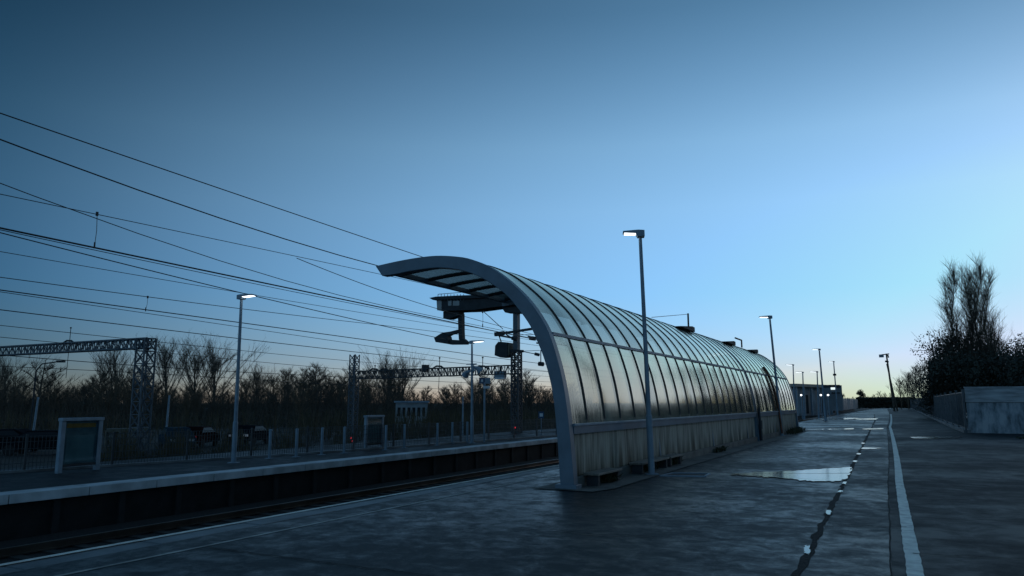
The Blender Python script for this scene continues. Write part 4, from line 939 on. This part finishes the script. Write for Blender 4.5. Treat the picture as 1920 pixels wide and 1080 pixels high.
# the tree belt goes on to the right, out of the picture; the glass of the shelter mirrors it
for i, (az, D, key, h_) in enumerate(((14, 78, 'bushA', 9.5), (17, 84, 'midA', 11), (19.5, 74, 'bushB', 8), (22, 86, 'midC', 11.5), (25, 70, 'midB', 9), (28, 76, 'bushA', 9), (31, 66, 'midA', 10), (35, 62, 'bushB', 8), (39, 60, 'midC', 10), (44, 58, 'midB', 9))):
    place(key, (math.sin(R(az))*D, math.cos(R(az))*D, 0), az, 'tree of the belt that goes on beyond the right edge of the picture', 'trees right of the picture', h_/9)
for px, top, D in ((1795, 672, 84), (1822, 668, 84), (1850, 668, 82), (1880, 668, 80), (1910, 665, 78), (1945, 665, 76), (1990, 660, 72), (2050, 650, 66), (2110, 650, 62), (1772, 700, 90)):
    h_ = (755-top)/1416*D+H; place('shrub', atdist(px, D, 0), rr.uniform(0, 6.28), 'dense dark shrub between the railing and the evergreen trees', 'dark shrubs behind the railing', h_/proto_h('shrub'))
for px, top, D, key in ((1690, 712, 210, 'midC'), (1703, 705, 205, 'midC'), (1714, 700, 200, 'midC'), (1722, 692, 180, 'midA'), (1730, 690, 175, 'midC'), (1650, 735, 280, 'midB'), (1660, 737, 285, 'midC'), (1672, 738, 280, 'midA'), (1640, 740, 290, 'midB'), (1628, 743, 290, 'midC'), (1600, 744, 300, 'midA'), (1590, 746, 300, 'midB'), (1575, 744, 300, 'midC')):
    h_ = (755-top)/1416*D+H; place(key, atdist(px, D, 0), rr.uniform(0, 6.28), 'small hazy bare tree in the distance at the end of the road', 'distant bare trees at the end of the road', h_/hh_[key])
for px, top, D, lb in ((1615, 727, 262, 'dark pointed conifer at the far end of the road'), (1578, 735, 265, 'second small conifer beside the far station building')):
    h_ = (755-top)/1416*D+H; place('conifer', atdist(px, D, 0), rr.uniform(0, 6.28), lb, None, h_/7)
# distant hedge across the end of the road
hd = MB()
for i in range(9000):
    px = rr.uniform(1606, 1716); D = 250+rr.uniform(-1.5, 1.5); b_ = atdist(px, D, 0); p = b_+Vector((0, 0, 3.1*rr.random()**.7)); u = Vector((rr.gauss(0, 1), rr.gauss(0, 1), rr.gauss(0, 1))).normalized(); v = u.orthogonal().normalized(); e = rr.uniform(.15, .4)
    hd.add([p-u*e, p+v*e*.6, p+u*e, p-v*e*.6], [(0, 1, 2, 3)])
tag(hd.build('hedge', M['leaf_dark']), 'long low dark hedge closing the end of the road', 'hedge')

# ================================================================== RIGHT SIDE: wall, railing, shed, floodlight
wa = onz(1817, 812); zt = 2.44
W = thing('concrete_wall', 'blue-grey stained concrete wall with a paler top band at right', 'wall', wa)
ya = wa.y; x0 = wa.x
MB().box(x0, ya, 0, x0+14, ya+.30, 1.60).build('lower_panel', M['stained'], W, wa)
MB().box(x0-.02, ya-.05, 1.62, x0+3.4, ya+.3, zt-.07).build('top_band', M['stained_top'], W, wa)
MB().box(x0+3.42, ya-.05, 1.62, x0+14, ya+.3, zt-.07).build('top_band', M['stained_top'], W, wa)
MB().box(x0-.05, ya-.09, zt-.068, x0+14, ya+.35, zt).build('coping', M['stained_top'], W, wa)
MB().box(x0-.01, ya-.005, 1.60, x0+14, ya+.29, 1.62).build('joint', M['crack'], W, wa)
# railing along the road
RF = [Vector((2.62, 46.9, 0)), Vector((2.45, 56, 0)), Vector((2.25, 75, 0)), Vector((1.9, 110, 0)), Vector((1.2, 180, 0)), Vector((.5, 250, 0))]
RL = thing('steel_railing', 'dark vertical-bar steel railing on a low kerb beside the road', 'fence', RF[0])
nb_ = 0
for a, b_ in zip(RF, RF[1:]):
    L_ = (b_-a).length; nseg = max(1, round(L_/6.0)); d = (b_-a).normalized(); up = Vector((0, 0, 1)); xo = Vector((d.y, -d.x, 0))
    for k in range(nseg):
        p, q = a.lerp(b_, k/nseg), a.lerp(b_, (k+1)/nseg); hR = 2.2 if p.y < 130 else 2.3
        nb_ += 1
        if nb_ > 48: continue
        MB().bar(p, p+up*(hR+.12), .11, .11, up=d).build('post', M['rail_paint'], RL, RL.location)
        pm = MB(); nn = 8
        for j in range(1, nn):
            e = p.lerp(q, j/nn); pm.bar(e+up*.28, e+up*(hR-.05), .04, .04, up=d)
        pm.bar(p+up*.28, q+up*.28, .05, .06); pm.bar(p+up*(hR-.06), q+up*(hR-.06), .05, .06)
        pm.build('bar_panel', M['rail_paint'], RL, RL.location)
        MB().bar(p+xo*.05+up*.09, q+xo*.05+up*.09, .32, .18).build('kerb', M['coping'], RL, RL.location)
rest = MB()
for a, b_ in ((RF[3], RF[4]), (RF[4], RF[5])): 
    L_ = (b_-a).length; nn = int(L_/.5); d = (b_-a).normalized()
    for j in range(nn): e = a.lerp(b_, j/nn); rest.bar(e+Vector((0, 0, .1)), e+Vector((0, 0, 2.2)), .10, .05, up=d)
    for z in (.3, 2.1): rest.bar(a+Vector((0, 0, z)), b_+Vector((0, 0, z)), .06, .08)
o = rest.build('far_railing', M['rail_paint'], RL, RL.location)
# tall posts' finials with lamps
for (px, py) in ((1806, 722), (1768, 727)): 
    pass
# pale shed behind the railing
a = atdist(1747, 100, 0); b_ = atdist(1781, 100, 0); S = thing('pale_shed', 'small blue-white flat-roofed shed above the railing under the bushy trees', 'shed', a)
h_ = (755-687)/1416*100+H; d = (b_-a).normalized(); nrm = Vector((-d.y, d.x, 0))
def obox(a, d, nrm, L_, dep, z0, z1):
    mb = MB(); P_ = [a, a+d*L_, a+d*L_+nrm*dep, a+nrm*dep]; mb.add([p+Vector((0, 0, z)) for z in (z0, z1) for p in P_], [(3,2,1,0),(4,5,6,7),(0,1,5,4),(1,2,6,5),(2,3,7,6),(3,0,4,7)]); return mb
obox(a, d, nrm, (b_-a).length, 3, 0, h_-.12).build('wall', M['stained'], S, a); obox(a-d*.1-nrm*.1, d, nrm, (b_-a).length+.2, 3.2, h_-.118, h_).build('roof', M['wall_white'], S, a)
obox(a+d*.5-nrm*.03, d, nrm, .8, .028, h_-1.2, h_-.5).build('vent_grille', M['steel_dark'], S, a)
# floodlight pole with a prop
b0 = atdist(1676, 160, 0); z = lambda py: (755-py)/1416*160+H
cx = Vector((math.cos(YAW), math.sin(YAW), 0)); k = 160/1416
FL = thing('floodlight_pole', 'leaning timber pole with prop and floodlight box at the end of the road', 'pole', b0)
MB().tube([(0, 0, 0), cx*(-6.5*k)+Vector((0, 0, z(673)))], [.20, .14], 8).build('pole', M['bark'], FL)
MB().tube([cx*(5*k), cx*(-7*k)+Vector((0, 0, z(690)))], [.16, .11], 8).build('prop', M['bark'], FL)
MB().bar(cx*(-14*k)+Vector((0, 0, z(675))), cx*(-2*k)+Vector((0, 0, z(673.5))), .2, .2).build('crossarm', M['steel_dark'], FL)
MB().bar(cx*(-18*k)+Vector((0, 0, z(677))), cx*(-12*k)+Vector((0, 0, z(677))), .5, .55).build('floodlight', M['galv'], FL)
MB().bar(cx*(-9*k)+Vector((0, 0, z(686))), cx*(-4*k)+Vector((0, 0, z(687))), .3, .3).build('junction_box', M['steel_dark'], FL)
MB().bar(cx*(-4*k)+Vector((0, 0, z(675))), cx*(-3*k)+Vector((0, 0, z(680))), .22, .25).build('fuse_box', M['steel_dark'], FL)

# far station building, beyond the far platform
def zz(py, D): return (755-py)/1416*D+H
Db = 120; a = atdist(1488, Db, ZF); b_ = atdist(1566, Db+14, ZF); d = (b_-a).normalized(); nrm = Vector((-d.y, d.x, 0))
if nrm.dot(a) < 0: nrm = -nrm
SB = thing('station_building', 'low flat-roofed station building with a tan fascia beyond the shelter', 'building', a); L_ = (b_-a).length; ht_ = zz(722, Db)-ZF
obox(a, d, nrm, L_, 9, 0, ht_-.9).build('wall', M['building_dark'], SB, a); obox(a-d*.4-nrm*.7, d, nrm, L_+.8, 10, ht_-.45, ht_).build('roof', M['roof_tan'], SB, a)
obox(a+d*.2-nrm*.0+nrm*.2, d, nrm, L_-.4, 8, ht_-.898, ht_-.452).build('clerestory', M['wall_white'], SB, a)
for i, f_ in enumerate((.05, .22, .39, .56, .73, .87)): obox(a+d*(L_*f_)-nrm*.05, d, nrm, L_*.11, .048, .3, ht_-1.4-.2*(i % 2)).build('window', M['glass_dark'] if i % 2 else M['wall_white'], SB, a)
for f_ in (.02, .19, .36, .53, .70, .84, .98): obox(a+d*(L_*f_)-nrm*.45, d, nrm, .25, .25, 0, ht_-.46).build('column', M['galv'], SB, a)
sg = atdist(1560, 112, ZF); t = thing('lit_sign_cabin', 'small pale cabin with a lit white sign at the end of the far station', 'kiosk', sg); kk = 112/1416
q = lambda pxo, py: cx*(pxo*kk)+Vector((0, 0, zz(py, 112)-ZF))
mb = MB(); mb.bar(q(-8, 747), q(12, 747), 2.4, 3.4); mb.build('cabin', M['building_dark'], t)
mb = MB(); mb.bar(q(-9, 727), q(8, 727), 2.8, .35); mb.build('roof', M['steel_dark'], t)
mb = MB(); mb.bar(q(-7, 731)-Vector((math.sin(YAW)*-1.25, math.cos(YAW)*1.25, 0)), q(0, 731)-Vector((math.sin(YAW)*-1.25, math.cos(YAW)*1.25, 0)), .06, .3); mb.build('lit_sign', M['sign_lit'], t)
mb = MB(); mb.bar(q(-6, 738.5)-Vector((math.sin(YAW)*-1.3, math.cos(YAW)*1.3, 0)), q(7, 738.5)-Vector((math.sin(YAW)*-1.3, math.cos(YAW)*1.3, 0)), .2, .16); mb.build('canopy', M['steel_dark'], t)
for px, py, lb in ((1503, 742, 'small lit globe lamp before the far station building, left one'), (1540, 742, 'faint lit globe lamp before the far station building, middle one'), (1553.5, 742, 'lit globe lamp before the far station building, right one')):
    p = atdist(px, 100, ZF); t = thing('globe_lamp', lb, 'lamp', p, 0, 'globe lamps at the far station'); h_ = zz(py, 100)-ZF
    MB().tube([(0, 0, 0), (0, 0, h_-.08)], .06, 8).build('post', M['galv'], t)
    mb = MB(); mb.tube([(0, 0, h_-.1), (0, 0, h_-.05), (0, 0, h_+.05), (0, 0, h_+.1)], [.05, .11, .11, .05], 10); mb.build('globe', M['lamp_on'], t)
# grey wall screens towards the road end
a = atdist(1560, 150, 0); b_ = atdist(1608, 235, 0); d = (b_-a).normalized(); t = thing('boundary_fence', 'long pale boarded fence between the far station and the hedge', 'fence', a); L_ = (b_-a).length
for i in range(12):
    p = a+d*(L_*i/12); MB().bar(p+d*.1+Vector((0, 0, 1.3)), p+d*(L_/12-.1)+Vector((0, 0, 1.3)), .1, 2.5).build('board_panel', M['wall_white'] if i % 3 == 0 else M['building_dark'], t, a); MB().bar(p, p+Vector((0, 0, 2.75)), .16, .16).build('post', M['galv'], t, a)

# ================================================================== BEYOND THE FENCE ON THE LEFT
# pale building among the trees
Db = 96; a = atdist(742, Db, ZG); b_ = atdist(802, Db, ZG); d = (b_-a).normalized(); nrm = Vector((-d.y, d.x, 0)); L_ = (b_-a).length
if nrm.dot(a) < 0: nrm = -nrm
t = thing('pale_building', 'low pale building with a row of windows half hidden in the wood', 'building', a); ht_ = zz(755, Db)-ZG
obox(a, d, nrm, L_, 6, 0, ht_).build('wall', M['wall_white'], t, a); obox(a-d*.2-nrm*.3, d, nrm, L_+.4, 6.6, ht_+.002, ht_+.22).build('roof', M['galv'], t, a)
for i in range(6): obox(a+d*(L_*(.06+i*.155))-nrm*.03, d, nrm, L_*.09, .028, ht_-1.7, ht_-.6).build('window', M['glass_dark'], t, a)
def car(px, D, rz, paint, label, s=1.0, lights=None):
    p = atdist(px, D, ZG); t = thing('parked_car', label, 'car', p, rz, 'cars parked beyond the far platform')
    L2, W2 = 2.15*s, .86
    prof = [(-2.15, .35), (-2.15, .75), (-2.0, .92), (-1.3, .98), (-.6, 1.44), (.9, 1.46), (1.75, 1.02), (2.1, .92), (2.15, .35)]
    body = MB()
    lo = [(x*s, z) for x, z in prof]
    vs, k = [], len(lo)
    for w_, sh in ((-W2, 1), (W2, 1)):
        for x, z in lo: vs.append((x, w_*(1 if z < 1.0 else .8), z))
    body.add(vs, [tuple(range(k)), tuple(range(2*k-1, k-1, -1))]+[(i, i+k, (i+1) % k+k, (i+1) % k) for i in range(k)]); body.build('body', M[paint], t, bevel=.05)
    for sd in (-1, 1):
        wn = MB(); pts = [(-1.08*s, 1.04), (-.56*s, 1.36), (.84*s, 1.38), (1.4*s, 1.06)]
        wn.add([(x, sd*(W2*(.985 if z < 1.1 else .835)), z) for x, z in pts]+[(x, sd*(W2*(.95 if z < 1.1 else .80)), z) for x, z in pts], [(0,1,2,3),(4,7,6,5),(0,4,5,1),(1,5,6,2),(2,6,7,3),(3,7,4,0)]); wn.build('side_window', M['glass_dark'], t)
    for x in (-1.35*s, 1.35*s):
        for sd in (-1, 1): MB().tube([(x, sd*(W2-.16), .32), (x, sd*(W2+.02), .32)], .32, 14).build('wheel', M['tyre'], t)
    for sd in (-1, 1):
        MB().box(2.12*s, sd*.55-.16, .70, 2.17*s, sd*.55+.16, .86).build('tail_light', M['tail'] if lights != 'front' else M['head'], t)
        MB().box(-2.12*s, sd*.58-.16, .62, -2.17*s, sd*.58+.16, .76).build('headlight', M['sign_white'], t)
    return t
car(88, 54, R(35), 'car_dark', 'dark estate car with a pale roof line behind the larger notice cabinet', 1.1)
car(336, 56, R(150), 'car_blue', 'blue-grey car parked right of the larger gantry column')
car(374, 58, R(-60), 'car_red', 'dark red car with lit tail lamps left of the far lamp post', 1, 'tail')
car(472, 60, R(-65), 'car_dark', 'dark car with a bright reflection right of the far lamp post', 1, 'front')
car(18, 58, R(30), 'car_dark', 'dark car at the left edge of the picture')
# pale stacked frame shed by the gantry
a = atdist(203, 62, ZG); t = thing('timber_stack', 'beige stacked frames and boards beside the larger gantry column', 'timber stack', a); kk = 62/1416
q = lambda px, py: atdist(px, 62, ZG)*1.0+Vector((0, 0, zz(py, 62)-ZG))
for (pa, pb) in (((204, 800), (286, 799)), ((204, 813), (262, 813)), ((204, 828), (262, 828))): MB().bar(q(*pa), q(*pb), 1.2, .22).build('board', M['beige'], t, a)
for px in (205, 222, 240, 262, 285): MB().bar(atdist(px, 62, ZG), q(px, 801), .16, .16).build('upright', M['beige'], t, a)
# street lamps beyond
for px, top, bot, lb, lean in ((66, 748, 834, 'thin leaning pale pole left of the larger notice cabinet', 4), (315, 744, 820, 'thin pale pole right of the larger gantry column', 1.5), (868, 745, 830, 'thin pole among the trees left of the loudspeaker lamp', 0)):
    D = 58; p = atdist(px, D, ZG); h_ = zz(top, D)-ZG; t = thing('street_pole', lb, 'pole', p); k = D/1416
    MB().tube([(0, 0, 0), cx*(lean*k)+Vector((0, 0, h_))], [.09, .06], 8).build('pole', M['galv'], t); MB().tube([cx*(lean*k)+Vector((0, 0, h_-.04)), cx*(lean*k)+Vector((0, 0, h_+.06))], [.07, .05], 8).build('cap', M['galv'], t)
# street lamp with a curved arm at far left
p = atdist(62, 80, ZG); t = thing('street_lamp', 'street lamp with a curved arm among the spreading branches at far left', 'street lamp', p); k = 80/1416
MB().tube([(0, 0, 0), (0, 0, zz(705, 80)-ZG), cx*(8*k)+Vector((0, 0, zz(694, 80)-ZG)), cx*(36*k)+Vector((0, 0, zz(690, 80)-ZG))], [.10, .07, .06, .05], 8).build('pole', M['steel_dark'], t)
MB().bar(cx*(32*k)+Vector((0, 0, zz(690, 80)-ZG)), cx*(44*k)+Vector((0, 0, zz(690, 80)-ZG)), .3, .18).build('lamp_head', M['steel_dark'], t)
for p_ in PROTO.values():
    if not p_[1]:
        for ch in list(p_[0].children): bpy.data.objects.remove(ch)
        bpy.data.objects.remove(p_[0])
